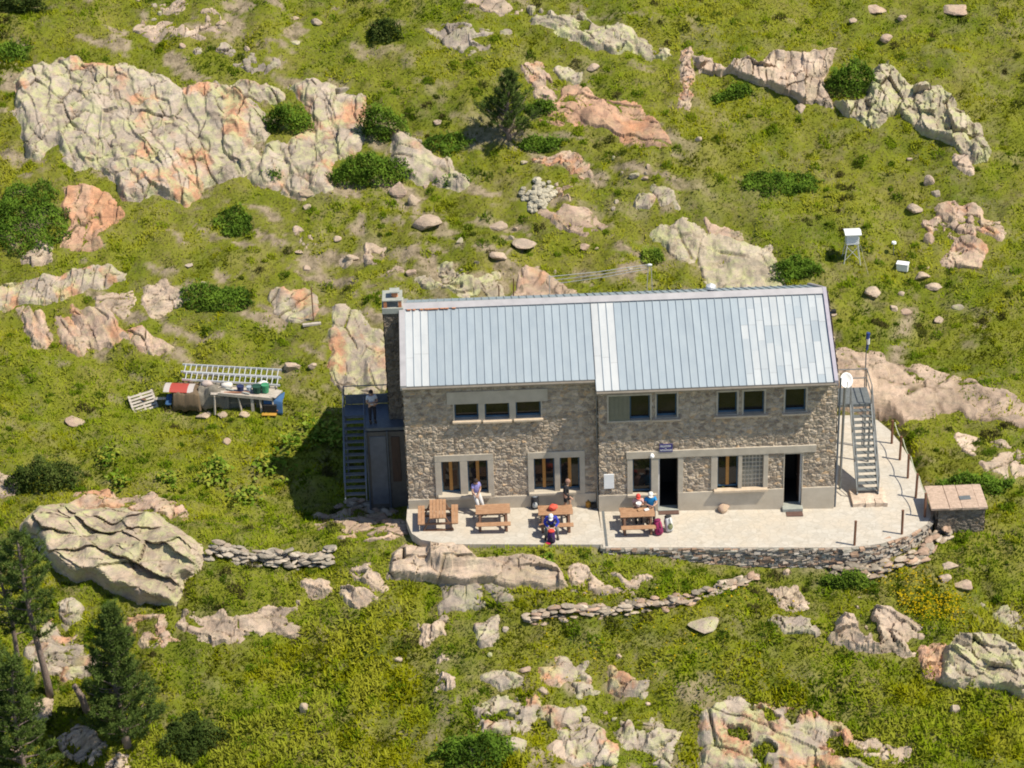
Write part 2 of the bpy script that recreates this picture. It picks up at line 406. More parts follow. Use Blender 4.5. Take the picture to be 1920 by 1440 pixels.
def bare_f(x, y):
    hill = sst(9, 15, y); u = x*.9-y*.42; v = x*.42+y*.9
    b = sst(.615, .67, fbm(u/1.7, v/.75, 71, 6)+.04*(fbm(x/7, y/7, 73, 2)-.5)*2)*(.2+.8*hill)*(1-.75*sst(4, 9, x)*sst(13, 15, y))*(1-.8*np.exp(-((x+3)/7)**2-((y-31)/4.5)**2))
    mid = np.exp(-((x+4)/9)**2-((y-19)/5.)**2); b = np.maximum(b, mid*sst(.55, .62, fbm(u/1.2, v/.7, 77, 6)))
    front = sst(-6, -9, y)*np.exp(-((x+1)/8)**2); b = np.maximum(b, front*sst(.56, .63, fbm(u/1.2, v/.8, 79, 6)))
    pth = np.exp(-((x-15.2-(y-12)*.35)/.45)**2)*sst(9, 10.5, y)*sst(17, 15.5, y)*sst(.40, .5, fbm(x/.8, y/.8, 80, 3)); b = np.maximum(b, pth)
    near = sst(.9, .1, -pdist(x, y, OUT))*.55*sst(.4, .55, fbm(x/.7, y/.7, 81, 4))
    return np.clip(np.maximum(b, near), 0, 1)
def grow(a, sign, n=14, k=1.45, s=.4):
    o = []; v = a
    for i in range(n): v += sign*s; s *= k; o.append(v)
    return o
gx = np.r_[grow(LX[0], -1)[::-1], LX, grow(LX[-1], 1)]; gy = np.r_[grow(LY[0], -1)[::-1], LY, grow(LY[-1], 1)]
AX, AY = np.meshgrid(gx, gy); Z = base(AX, AY); Z = np.clip(Z, -60, 120)
Z[14:14+len(LY), 14:14+len(LX)] = H
GB = np.ones((len(gy), len(gx), 4)); GB[14:14+len(LY), 14:14+len(LX), 0] = 1-bare_f(GX, GY); GB = GB.reshape(-1, 4)
nx, ny = len(gx), len(gy); idx = np.arange(nx*ny).reshape(ny, nx)
quads = np.stack([idx[:-1, :-1], idx[:-1, 1:], idx[1:, 1:], idx[1:, :-1]], -1).reshape(-1, 4)
tag(mesh('hillside', np.stack([AX, AY, Z], -1).reshape(-1, 3), quads, M['ground'], smooth=True, col=GB), kind='structure')

# ------------------------------------------------------------------ rock outcrops
ROCKF = []      # (x0,y0,step,offset array), used to keep grass off bare rock
TINT = {'b': (1.04, 1.0, .92, .85), 's': (1.10, .99, .90, .08), 'g': (.98, .98, .95, .75), 'p': (1.12, .98, .90, .25), 'o': (1.14, .84, .68, .2), 'w': (1.14, 1.06, .98, .15), 'l': (1., 1.02, .92, 1.15), 'd': (.8, .8, .8, .45)}
def outcrop(label, polys, kind='g', h=.45, cell=1.0, ang=30, an=2.0, bh=.35, ed=.28, pocket=.0, st=.06, group=None, name='rock_outcrop', warp=.16, lean=0., tilt=24, parent=None):
    ps = [G(np.array([p[0] for p in poly]), np.array([p[1] for p in poly]))[:, :2] for poly in polys]
    if len(polys) > 1:                       # one body of rock surfacing in several blocks
        c = np.concatenate(ps).mean(0); root = thing(name, label, 'rock', (*c, gz(*c)))
        for poly in polys: outcrop(None, [poly], kind, h, cell, ang, an, bh, ed, pocket, st, None, 'rock_block', warp, lean, tilt, root)
        return root
    sd = rnd.randrange(10000); fl = tilt < 30; h *= .34 if fl else .55; bh *= .27 if fl else .34; cell *= .9
    p = ps[0]; lo = p.min(0)-.6; hi = p.max(0)+.6
    xs = np.arange(lo[0], hi[0], st); ys = np.arange(lo[1], hi[1], st); X, Y = np.meshgrid(xs, ys)
    d = pdist(X, Y, p)
    d = d+(fbm(X/.9, Y/.9, sd, 5)-(.30 if fl else .40))*ed*(3.0 if fl else 2.2)
    a = R(ang); wx = X+(fbm(X/1.3, Y/1.3, sd+5, 3)-.5)*warp*2; wy = Y+(fbm(X/1.3, Y/1.3, sd+6, 3)-.5)*warp*2
    u = (wx*math.cos(a)+wy*math.sin(a))/(cell*an); v = (-wx*math.sin(a)+wy*math.cos(a))/cell
    f1, f2, cid, du, dv = wor(u, v, sd+1)
    g1, g2, gid, eu, ev = wor(u*2.3+3, v*2.1, sd+2)
    ramp_ = sst(0, 1, d/(max(h, .1)*(1.3 if fl else .55)+.04))
    t1 = (np.modf(cid*37.7)[0]-.5); t2 = (np.modf(cid*91.3)[0]-.5)
    blk = (cid-.45)*bh+t1*du*an*bh*2.0+(t2-lean)*dv*bh*2.2+((gid-.5)+(np.modf(gid*17.)[0]-.5)*eu*1.6+(np.modf(gid*29.)[0]-.5)*ev*1.6)*bh*.42
    e = f2-f1; e2 = g2-g1
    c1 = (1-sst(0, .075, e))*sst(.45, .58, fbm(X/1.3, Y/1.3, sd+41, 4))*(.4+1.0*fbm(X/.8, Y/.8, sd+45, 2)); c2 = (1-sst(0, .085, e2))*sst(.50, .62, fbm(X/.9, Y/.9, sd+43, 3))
    lv = v*1.1+u*.25+(fbm(X/1.7, Y/1.7, sd+51, 4)-.5)*1.6; lf = lv-np.floor(lv); led = (lf*(1-sst(.86, 1, lf))-.4)*(.13 if fl else .10)*min(1, cell*1.2)*(.3+1.4*_h(np.floor(lv), np.floor(u*.6), sd+53)); ew = 1-sst(0, .10, np.abs(lf-.93))
    off = ramp_*(h+blk+led)-(c1*(.11+.35*bh)+c2*(.05+.2*bh))*sst(0, .2, d)+ramp_*((fbm(X/.28, Y/.28, sd+8, 3)-.5)*.07+(fbm(X/2, Y/2, sd+9, 2)-.5)*h*.4)
    if pocket: off = off-sst(.60-pocket, .60-pocket+.10, fbm(X/1.0, Y/.8, sd+11, 5))*(h+bh*.6+.05)
    off = np.where(d < 0, np.minimum(off, 0)-.12, np.maximum(off, -.2))-(.02 if fl else 0)
    ROCKF.append((lo[0], lo[1], st, off))
    ta = R(tilt); px_ = np.maximum(off, -.12)
    Xr, Yr, Zr = X, Y-px_*math.sin(ta), hs(X, Y)+px_*math.cos(ta)     # the beds stand out square to the slope
    keep = off > -.06
    ny, nx = X.shape; idx = np.arange(nx*ny).reshape(ny, nx)
    kq = keep[:-1, :-1] | keep[:-1, 1:] | keep[1:, 1:] | keep[1:, :-1]
    q = np.stack([idx[:-1, :-1], idx[:-1, 1:], idx[1:, 1:], idx[1:, :-1]], -1)[kq]
    used = np.unique(q); mp = np.zeros(nx*ny, int); mp[used] = np.arange(len(used)); q = mp[q]
    t = np.array(TINT[kind])
    c = np.ones((ny, nx, 4))*t
    c[..., :3] *= (.84+.30*cid)[..., None]*(.93+.14*gid)[..., None]
    stn = sst(.53, .72, fbm(X/1.6+7, Y/1.6, sd+31, 5)*.8+.2*gid)[..., None]*.85      # iron stains
    if kind in 'pgo': c[..., :3] = c[..., :3]*(1-stn)+stn*np.array([1.24, .75, .50])
    soil_shade = np.maximum(np.maximum(c1*.85, c2*.6), ew*.35)[..., None]  # soil tone that also paints shade into cracks and ledge steps
    c[..., :3] = c[..., :3]*(1-soil_shade)+soil_shade*np.array([.36, .31, .22])
    c[..., 3] *= (.55+.9*fbm(X/3, Y/3, sd+17, 2))
    org = (0, 0, 0) if parent is None else tuple(parent.location)
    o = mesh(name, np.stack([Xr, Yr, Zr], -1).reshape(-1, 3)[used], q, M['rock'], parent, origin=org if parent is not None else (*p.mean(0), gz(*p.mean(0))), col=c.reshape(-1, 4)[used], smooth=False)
    return tag(o, label, 'rock', group) if parent is None else o

OC = [
 ('broad fractured grey and orange outcrop, the largest, high up the slope with dark cracks', [[(35,150),(80,118),(130,115),(190,118),(235,125),(270,145),(320,150),(345,165),(380,158),(430,160),(480,158),(520,168),(530,185),(500,190),(470,195),(490,215),(500,245),(492,262),(470,275),(490,290),(500,305),(440,330),(400,345),(375,372),(330,375),(300,365),(265,375),(235,370),(215,345),(200,330),(170,310),(140,322),(125,300),(110,270),(95,275),(75,300),(50,292),(38,265),(30,210)]], dict(kind='g', h=1.05, cell=1.35, ang=120, an=1.6, bh=.62, pocket=.0)),
 ('tall pale lichen slab rising between two round dark green shrubs', [[(498,268),(540,272),(562,332),(602,352),(565,372),(500,348),(462,334),(492,302)], [(540,165),(590,150),(640,180),(680,190),(685,260),(660,292),(620,300),(612,350),(590,355),(560,330),(540,300),(545,270),(590,250),(580,205)]], dict(kind='g', h=.9, cell=1.6, ang=100, bh=.3)),
 ('smooth pale slab tapering to the right below the ball shaped shrub', [[(735,250),(770,250),(800,280),(840,305),(878,335),(860,357),(830,352),(790,342),(750,325),(730,300)]], dict(kind='g', h=.9, cell=2.2, ang=-35, bh=.2, pocket=.0)),
 ('narrow pinkish rock strip descending beside the big dark shrub patch', [[(125,360),(160,348),(182,355),(215,385),(232,402),(205,420),(178,445),(190,457),(150,472),(113,462),(115,445),(130,420),(120,390)]], dict(kind='o', h=.4, cell=1.1, ang=70, pocket=.0)),
 ('small pale rock nub under the big dark shrub patch', [[(72,455),(95,458),(94,490),(62,503),(48,485)]], dict(kind='w', h=.4, cell=.7)),
 ('scattered flat pale rocks in heath above the broad outcrop', [[(305,10),(335,8),(355,20),(330,28),(310,22)], [(375,30),(405,28),(415,58),(380,66),(340,66),(250,60),(265,48),(310,45),(330,55),(355,45)]], dict(kind='w', h=.3, cell=.6, pocket=.05)),
 ('low rock band half sunk in brown heath below the flat pale rocks', [[(355,92),(430,85),(437,100),(405,112),(365,102)], [(440,115),(475,102),(522,120),(490,132),(455,130)]], dict(kind='d', h=.3, cell=.6, pocket=.06)),
 ('smooth grey slab at the top edge of the slope', [[(862,-6),(930,-6),(975,18),(982,32),(940,29),(895,14)]], dict(kind='w', h=.35, cell=2.5, bh=.12)),
 ('long grey lichen ridge of slabs running diagonally down near the top', [[(985,20),(1010,15),(1040,35),(1090,28),(1150,58),(1200,68),(1250,95),(1256,106),(1230,109),(1190,100),(1150,96),(1120,93),(1075,85),(1062,75),(1030,55),(1000,40)]], dict(kind='l', h=.9, cell=.9, ang=-30, pocket=.01)),
 ('brownish flat rock patch uphill of the lone pine', [[(798,55),(840,47),(890,58),(950,58),(885,75),(912,90),(880,96),(830,82)]], dict(kind='d', h=.25, cell=.8, pocket=.08)),
 ('small rough rock rib right of the top of the lone pine', [[(975,122),(1008,112),(1030,150),(1042,182),(1020,192),(1000,168)]], dict(kind='p', h=.35, cell=.6, ang=-50, pocket=.06)),
 ('long rust red rock slope to the right of the lone pine', [[(1005,200),(1040,195),(1060,165),(1085,160),(1130,185),(1190,198),(1230,232),(1268,272),(1255,281),(1210,277),(1160,252),(1100,237),(1060,232),(1015,225)]], dict(kind='o', h=.3, cell=1.5, ang=-35, an=3, bh=.2, pocket=.0)),
 ('small grey slab above the rust red slope', [[(1045,130),(1090,138),(1085,156),(1058,150)]], dict(kind='g', h=.3, cell=.8)),
 ('upright pinkish dyke of stones at the end of the diagonal ridge', [[(1277,98),(1296,85),(1298,150),(1291,206),(1279,196),(1275,140)]], dict(kind='p', h=.35, cell=.35, an=1, st=.06)),
 ('streaked grey cliff band with a dark foot left of the round bush', [[(1298,105),(1335,110),(1360,125),(1370,108),(1395,110),(1420,125),(1437,118),(1450,93),(1500,96),(1564,93),(1552,130),(1542,150),(1556,185),(1562,202),(1540,197),(1500,192),(1475,182),(1440,167),(1410,157),(1385,147),(1370,137),(1310,137)]], dict(kind='w', h=.85, cell=1.0, ang=85, an=2, bh=.75, lean=.3, tilt=42)),
 ('upright broken lichen crag right of the round bush', [[(1565,195),(1622,190),(1640,128),(1665,118),(1688,140),(1722,163),(1762,163),(1792,195),(1785,205),(1812,210),(1837,240),(1860,285),(1850,303),(1815,302),(1790,277),(1760,257),(1720,242),(1690,222),(1680,217),(1652,232),(1630,242),(1600,222)]], dict(kind='l', h=.8, cell=.95, ang=95, an=1.7, bh=1.0, tilt=36)),
 ('small pale fin of rock below the lichen crag', [[(1788,292),(1812,294),(1822,326),(1806,332),(1795,306)]], dict(kind='w', h=.5, cell=.6)),
 ('low fan shaped slab with a pink streak under the heap of round stones', [[(1012,402),(1060,384),(1102,394),(1142,425),(1095,437),(1060,427)]], dict(kind='p', h=.35, cell=1.2, ang=-20, bh=.2)),
 ('broken brown rocks in heath uphill of the heap of round stones', [[(1005,302),(1070,283),(1112,308),(1117,342),(1085,332),(1070,315)], [(1040,345),(1075,350),(1060,370),(1035,365)]], dict(kind='p', h=.35, cell=.5, pocket=.1)),
 ('pair of rounded grey rocks between shrubs above the lichen slab', [[(1195,365),(1225,370),(1215,392),(1192,385)], [(1228,352),(1265,358),(1270,385),(1240,388)]], dict(kind='g', h=.5, cell=.8)),
 ('large flat yellow lichen slab behind the roof ridge, split by one crack', [[(1238,415),(1300,422),(1322,440),(1312,470),(1292,492),(1255,480),(1230,442)], [(1316,440),(1370,445),(1440,472),(1455,500),(1482,552),(1340,556),(1328,520),(1308,480)]], dict(kind='l', h=.55, cell=3.2, ang=-60, bh=.16, pocket=.0)),
 ('thin pink slab lying above the yellow lichen slab', [[(1322,414),(1385,435),(1397,452),(1330,440)]], dict(kind='p', h=.3, cell=1.2, bh=.15)),
 ('pale lichen outcrop just uphill of the left half of the roof', [[(828,495),(862,488),(872,510),(902,520),(932,518),(940,560),(900,566),(860,548),(828,540)], [(780,522),(812,515),(822,535),(790,543)]], dict(kind='l', h=.5, cell=1.0, pocket=.04)),
 ('pinkish slanted slab behind the ridge beside two thin poles', [[(985,512),(1010,505),(1050,530),(1085,555),(1060,572),(965,572),(972,535)]], dict(kind='p', h=.45, cell=1.4, ang=40, bh=.2)),
 ('crumbled pale rocks in grass left of the chimney top, upper group', [[(556,430),(585,438),(608,470),(592,484),(570,462)], [(635,485),(665,470),(675,490),(650,500)], [(690,460),(715,475),(708,500),(690,492)], [(700,520),(745,505),(752,530),(715,540)]], dict(kind='w', h=.35, cell=.6, pocket=.08)),
 ('flat square slab at the foot of the leaning thin post', [[(515,556),(550,545),(588,552),(592,600),(556,606),(520,586)]], dict(kind='g', h=.4, cell=1.4, bh=.15)),
 ('long pale slab lying behind the left staircase', [[(620,572),(650,568),(692,610),(728,640),(728,740),(642,742),(634,720),(617,690),(625,650),(618,620)]], dict(kind='g', h=.5, cell=1.8, ang=-60, bh=.2, pocket=.0)),
 ('upper row of blocky cracked rocks at the left edge of the slope', [[(-6,540),(50,530),(70,520),(110,515),(140,505),(200,500),(236,515),(215,532),(180,547),(140,552),(50,567),(-6,572)]], dict(kind='g', h=.55, cell=.8, ang=80, bh=.4)),
 ('lower left group of blocky pinkish slabs in two tilted rows', [[(33,580),(80,590),(102,640),(60,657),(48,625)], [(100,595),(130,598),(167,640),(155,662),(130,652),(110,622)], [(140,580),(190,573),(222,595),(215,613),(265,620),(282,645),(312,650),(285,662),(240,637),(200,652),(165,652),(145,622)]], dict(kind='p', h=.5, cell=1.0, ang=-60, bh=.35)),
 ('pale flat slabs stepping right of the upper blocky row', [[(180,555),(250,543),(257,565),(225,592),(185,577)], [(270,540),(310,528),(347,565),(320,582),(290,592),(275,570)]], dict(kind='w', h=.4, cell=1.0, bh=.2)),
 ('wide bare pinkish rock path behind the right staircase', [[(1560,655),(1640,662),(1700,692),(1760,698),(1830,718),(1880,738),(1930,768),(1930,805),(1860,783),(1800,772),(1730,790),(1690,792),(1665,785),(1640,770),(1560,750)]], dict(kind='s', h=.36, cell=4.5, ang=-20, an=2.5, bh=.10, pocket=.0, tilt=5)),
 ('bare slab at the right edge below the rock path', [[(1800,820),(1880,828),(1930,855),(1930,893),(1860,882),(1815,857)]], dict(kind='w', h=.3, cell=1.8, bh=.15, pocket=.03)),
 ('brown and green rounded outcrop to the right of the weather screen', [[(1760,385),(1820,388),(1882,435),(1870,449),(1830,432),(1842,470),(1830,502),(1790,512),(1768,490),(1790,452),(1750,440),(1728,420),(1770,415)]], dict(kind='p', h=.4, cell=1.1, ang=-40, pocket=.05)),
 ('large boulder outcrop near the pines with diagonal shadowed ledges', [[(38,985),(75,950),(130,944),(220,953),(300,963),(332,990),(377,1020),(387,1050),(365,1077),(345,1087),(340,1120),(330,1137),(260,1132),(215,1112),(170,1087),(140,1092),(120,1082),(95,1062),(60,1012),(33,1000)]], dict(kind='b', h=1.9, cell=1.15, ang=-33, an=2.6, bh=.55, ed=.15, lean=.5, tilt=50, warp=.03)),
 ('bare pale rock at the left end of the terrace', [[(585,964),(640,957),(700,958),(755,982),(766,1000),(745,1014),(650,1012),(598,988)]], dict(kind='p', h=.35, cell=1.6, bh=.15, pocket=.03)),
 ('long continuous pale ledge of rounded slabs below the terrace edge', [[(722,1088),(735,1040),(760,1021),(790,1028),(822,1021),(862,1028),(895,1044),(1000,1040),(1045,1058),(1066,1100),(1030,1108),(960,1104),(890,1098),(800,1092)]], dict(kind='w', h=.72, cell=1.15, ang=-8, an=2.2, bh=.5, ed=.14, tilt=34)),
 ('square grey slabs under the rounded slab row', [[(826,1090),(850,1084),(902,1100),(907,1135),(880,1144),(828,1144)], [(905,1098),(940,1100),(960,1125),(930,1135)]], dict(kind='d', h=.35, cell=1.5, bh=.15)),
 ('thin white slabs in grass right of the rounded slab row', [[(1058,1060),(1080,1058),(1107,1080),(1152,1098),(1222,1104),(1205,1117),(1140,1117),(1073,1107)], [(1130,1068),(1160,1073),(1187,1088),(1225,1078),(1228,1096),(1180,1098)]], dict(kind='w', h=.35, cell=1.1, ang=-20, bh=.2, pocket=.03)),
 ('splintered tilted slabs left of the rounded slab row', [[(663,1073),(690,1068),(732,1100),(720,1117),(695,1112),(668,1092)], [(575,1095),(612,1092),(618,1110),(585,1118)], [(640,1103),(670,1098),(707,1120),(665,1132),(645,1125)]], dict(kind='w', h=.45, cell=.6, ang=-35, an=2.5, bh=.4)),
 ('broken white rock line above the bright green bank', [[(352,1143),(420,1143),(440,1155),(500,1143),(520,1158),(562,1138),(568,1160),(545,1182),(500,1182),(430,1202),(400,1192),(352,1177)]], dict(kind='w', h=.45, cell=.8, ang=-10, an=2.4, ed=.4, pocket=.02)),
 ('hollowed pale rock right of the conical pine top', [[(240,1160),(300,1153),(322,1180),(334,1202),(305,1215),(285,1190),(250,1187)], [(270,1190),(308,1200),(300,1225),(268,1215)]], dict(kind='p', h=.45, cell=.6, pocket=.05)),
 ('layered rocks among the pine trunks', [[(95,1180),(150,1188),(152,1228),(187,1240),(180,1262),(120,1262),(60,1270),(58,1205)], [(105,1130),(140,1120),(145,1160),(120,1172)], [(120,1255),(180,1245),(178,1265),(125,1268)]], dict(kind='g', h=.45, cell=.8, ang=-5, an=2.5, bh=.35)),
 ('shaded stones at the foot of the conical pine', [[(120,1380),(170,1370),(195,1400),(170,1425),(120,1412)], [(60,1320),(100,1310),(95,1345),(62,1350)], [(200,1430),(240,1420),(235,1445),(200,1446)]], dict(kind='w', h=.4, cell=.4, bh=.4)),
 ('big pale slab field at the bottom right corner region', [[(1318,1312),(1370,1308),(1440,1318),(1522,1338),(1588,1370),(1594,1395),(1550,1405),(1640,1446),(1312,1446)]], dict(kind='g', h=.85, cell=1.4, ang=-25, bh=.3, pocket=.02)),
 ('low pale ridge of flat stone right of the slab field', [[(1590,1385),(1640,1400),(1702,1415),(1670,1422),(1620,1412)]], dict(kind='w', h=.3, cell=.9)),
 ('cracked pale blocks in grass at the bottom, upper group', [[(1008,1250),(1060,1238),(1072,1270),(1050,1287),(1013,1272)], [(908,1275),(950,1258),(977,1275),(940,1292)], [(1075,1255),(1098,1250),(1098,1272),(1082,1275)], [(1150,1262),(1207,1282),(1202,1307),(1148,1290)], [(1080,1285),(1110,1280),(1115,1308),(1085,1305)]], dict(kind='g', h=.65, cell=.8, pocket=.0)),
 ('cracked pale blocks in grass at the bottom, lower wide group', [[(893,1330),(930,1308),(1005,1310),(1003,1345),(975,1372),(905,1372)], [(1008,1330),(1092,1330),(1070,1362),(1018,1377)], [(1048,1372),(1110,1355),(1152,1390),(1147,1432),(1058,1422)], [(1158,1360),(1220,1350),(1282,1370),(1260,1402),(1168,1402)], [(1190,1410),(1250,1408),(1255,1440),(1190,1440)]], dict(kind='g', h=.7, cell=.9, ang=50, pocket=.02)),
 ('ruined pale rock heap below the yellow flowers', [[(1530,1192),(1575,1175),(1588,1130),(1640,1133),(1702,1158),(1722,1180),(1702,1200),(1710,1228),(1640,1222),(1580,1212)]], dict(kind='w', h=1.1, cell=.6, ang=-20, an=1.8, bh=.9, tilt=26, pocket=.05, ed=.35)),
 ('grey green cracked cliff at the right edge below the flowers', [[(1772,1215),(1805,1193),(1870,1193),(1930,1225),(1930,1315),(1850,1292),(1765,1278)]], dict(kind='l', h=.85, cell=.75, ang=-40, an=2, bh=1.0, tilt=36)),
 ('reddish rubble crumbling left of the cliff at the right edge', [[(1735,1215),(1770,1215),(1768,1280),(1735,1275)]], dict(kind='o', h=.4, cell=.35, an=1, bh=.5, st=.06)),
 ('loose white rubble patch below the curved wall', [[(1447,1085),(1480,1078),(1502,1110),(1508,1140),(1460,1142),(1450,1110)]], dict(kind='w', h=.35, cell=.35, an=1.2, bh=.4, pocket=.08, st=.06)),
 ('dark undercut rock ledge left of the ruined heap', [[(1440,1165),(1480,1158),(1540,1180),(1530,1200),(1480,1195)]], dict(kind='d', h=.5, cell=.6, bh=.4, pocket=.05)),
 ('lichen covered bank at the right edge above the cliff', [[(1838,1130),(1880,1123),(1930,1150),(1930,1192),(1885,1165)]], dict(kind='l', h=.35, cell=.7, pocket=.05)),
 ('small square grey rock in grass, lone below the thin path wall', [[(893,1172),(928,1170),(930,1198),(898,1200)]], dict(kind='g', h=.4, cell=.8)),
 ('vertical splinter of pale rock in the lower grass', [[(830,1240),(845,1245),(848,1290),(828,1285)], [(790,1170),(830,1165),(835,1190),(800,1200)]], dict(kind='w', h=.4, cell=.4, ang=90, pocket=.04)),
 ('low white slab at the left edge beside the dark round bush', [[(-6,895),(18,898),(25,925),(-6,930)]], dict(kind='w', h=.4, cell=1.)),
 ('pale earthy rock above the large boulder by the pines', [[(140,930),(185,925),(225,935),(275,930),(330,940),(350,975),(310,968),(230,955),(130,945)]], dict(kind='p', h=.3, cell=.9, pocket=.05)),
]
for label, polys, kw in OC: outcrop(label, polys, **kw)

def rock_at(x, y):
    o = np.full(np.shape(x), -1.)
    for x0, y0, st, a in ROCKF:
        i = np.round((x-x0)/st).astype(int); j = np.round((y-y0)/st).astype(int)
        ok = (i >= 0) & (j >= 0) & (i < a.shape[1]) & (j < a.shape[0])
        o[ok] = np.maximum(o[ok], a[j[ok], i[ok]])
    return o

def od_(p): return float(pdist(np.array([p[0]]), np.array([p[1]]), OUT)[0])
# loose stones
def stone(px, py, w, h, kind='w', label=None, group=None, name='loose_stone', cat='stone', p=None):
    if p is None: p = G(np.array([px*1.]), np.array([py*1.]))[0]
    if group and od_(p) > -.5: return
    b = bmesh.new(); bmesh.ops.create_icosphere(b, subdivisions=3, radius=1)
    V = np.array([v.co for v in b.verts]); Fs = [[v.index for v in f.verts] for f in b.faces]; b.free()
    s = rnd.randrange(9999); g_n = np.random.default_rng(s); nrm = g_n.normal(0, 1, (11, 3)); nrm /= np.linalg.norm(nrm, axis=1)[:, None]
    dd = g_n.uniform(.55, 1.0, 11); pr = V @ nrm.T; rr_ = np.where(pr > .05, dd/np.maximum(pr, .05), 9).min(1); V = V*np.minimum(rr_, 1.25)[:, None]
    V = V*(1+.10*(fbm(V[:, 0]*2+s, V[:, 1]*2+V[:, 2]*1.7, s, 3)-.5))[:, None]
    a = rnd.uniform(0, 6.28); V = V @ np.array([[math.cos(a), -math.sin(a), 0], [math.sin(a), math.cos(a), 0], [0, 0, 1]])
    V = V*np.array([w, w*.75, h])*.62+p+np.array([0, 0, h*.08])
    o = mesh(name, V, Fs, M['rock'], origin=p, col=np.tile(TINT[kind], (len(V), 1)))
    ROCKF.append((p[0]-w*.4, p[1]-w*.3, .1, np.ones((max(1, int(w*.6/.1)), max(1, int(w*.8/.1))))))
    return tag(o, label, cat, group)

# ------------------------------------------------------------------ the refuge
def fr(x0, y0, x1, y1, yp=0.0):              # opening surveyed on the wall plane y = yp
    xm, ym = (x0+x1)/2, (y0+y1)/2
    return at(x0, ym, yp)[0], at(x1, ym, yp)[0], at(xm, y1, yp)[2], at(xm, y0, yp)[2]
ZE = 6.46; SL = .483; YE = -.50; YR = 4.0
def zroof(y): return ZE+SL*(y-YE) if y <= YR else ZE+SL*(YR-YE)-SL*(y-YR)
ZR = zroof(YR)
HUT = thing('mountain_refuge', 'long two storey stone mountain refuge with a blue grey metal roof', 'building', (1, 4, 0))
def hut(mb, name, m, parent=None, **k): return mb.build(name, M[m], parent or HUT, origin=(1, 4, 0), **k)
def rubble(name, axis, c, a0, a1, z0, z1, holes=(), st=.045, sgn=-1, zt=None, seed=1, amp=.055):
    """rubble stone wall sheet with real openings; axis 'x': runs along x at y=c, 'y': along y at x=c"""
    A = np.unique(np.r_[np.arange(a0, a1, st), a1, [h[i] for h in holes for i in (0, 1)]])
    B = np.unique(np.r_[np.arange(z0, z1, st), z1, [h[i] for h in holes for i in (2, 3)]])
    U, V = np.meshgrid(A, B)
    wu = U+(fbm(U/.4, V/.4, seed, 2)-.5)*.13; wv = V+(fbm(U/.4, V/.4, seed+3, 2)-.5)*.13
    f1, f2, cid, du, dv = wor(wu/.23, wv/.155, seed+5, .95)
    g = f2-f1; up = sst(.02, .20, g)
    r3 = np.modf(cid*53.1)[0]
    D = up*(.45+.55*cid)*amp+up*(r3-.5)*du*.06+(fbm(U/.07, V/.07, seed+9, 2)-.5)*.016
    col = np.ones(U.shape+(4,)); pal = np.array([(.80, .77, .72), (.55, .52, .49), (.98, .92, .82), (.68, .61, .53), (1.02, .82, .60), (.48, .44, .41), (.88, .85, .82), (.62, .60, .56)])
    k = (np.modf(cid*811.7)[0]*len(pal)).astype(int) % len(pal)
    k = np.where((k == 4) & (r3 > .3), 0, k)
    cc = pal[k]*(.85+.3*np.modf(cid*7.77)[0])[..., None]
    col[..., :3] = cc*up[..., None]+(1-up[..., None])*np.array([.92, .88, .80])
    pos = c+sgn*D
    P = np.stack([U, pos, V], -1) if axis == 'x' else np.stack([pos, U, V], -1)
    ny, nx = U.shape; idx = np.arange(nx*ny).reshape(ny, nx)
    um = (A[:-1]+A[1:])/2; vm = (B[:-1]+B[1:])/2; UM, VM = np.meshgrid(um, vm)
    keep = np.ones(UM.shape, bool)
    for h in holes: keep &= ~((UM > h[0]) & (UM < h[1]) & (VM > h[2]) & (VM < h[3]))
    if zt is not None: keep &= VM < zt(UM)
    q = np.stack([idx[:-1, :-1], idx[:-1, 1:], idx[1:, 1:], idx[1:, :-1]], -1)[keep]
    if (axis == 'x') != (sgn < 0): q = q[:, ::-1]
    return mesh(name, P.reshape(-1, 3), q, M['stone'], HUT, origin=(1, 4, 0), col=col.reshape(-1, 4))

# openings (pixel survey): glass openings and doors
RW = [fr(1141, 741, 1219, 788), fr(1231, 737, 1269, 782), fr(1346, 734, 1382, 776), fr(1394, 732, 1433, 775), fr(1472, 728, 1511, 771)]
RD = [fr(1186, 858, 1221, 924), fr(1345, 854, 1384, 915), fr(1391, 852, 1431, 914)]
D1 = fr(1234, 858, 1271, 953); D2 = fr(1470, 850, 1503, 946)
LW = [fr(852, 756, 897, 786, PL), fr(909, 755, 955, 785, PL), fr(967, 752, 1014, 782, PL)]
LD = [fr(828, 864, 863, 926, PL), fr(877, 862, 915, 925, PL), fr(1001, 858, 1040, 920, PL), fr(1050, 857, 1087, 919, PL)]
def grow_(h, l, r, b, t): return (h[0]-l, h[1]+r, h[2]-b, h[3]+t)
ZB = -.75
# front walls
rubble('wall', 'x', 0.0, XR0, XR1, ZB, zroof(0)-.12, RW+RD+[D1, D2], seed=3)
rubble('wall', 'x', PL, XL0, XR0, ZB, zroof(PL)-.12, LW+LD, seed=8)
# return between the two fronts, gables, back
rubble('wall', 'y', XR0, 0.0, PL, ZB, zroof(0)-.12, seed=13, sgn=-1, st=.05)
gz_ = lambda y: np.where(y < YR, ZE+SL*(y-YE), ZR-SL*(y-YR))-.1
rubble('wall', 'y', XR1, 0.0, YB, ZB, ZR, seed=17, sgn=1, st=.07, zt=gz_)
rubble('wall', 'y', XL0, PL, YB, -2.2, ZR, seed=19, sgn=-1, st=.07, zt=gz_)
rubble('wall', 'x', YB, XL0, XR1, ZB, zroof(YB)-.1, seed=23, sgn=1, st=.1)
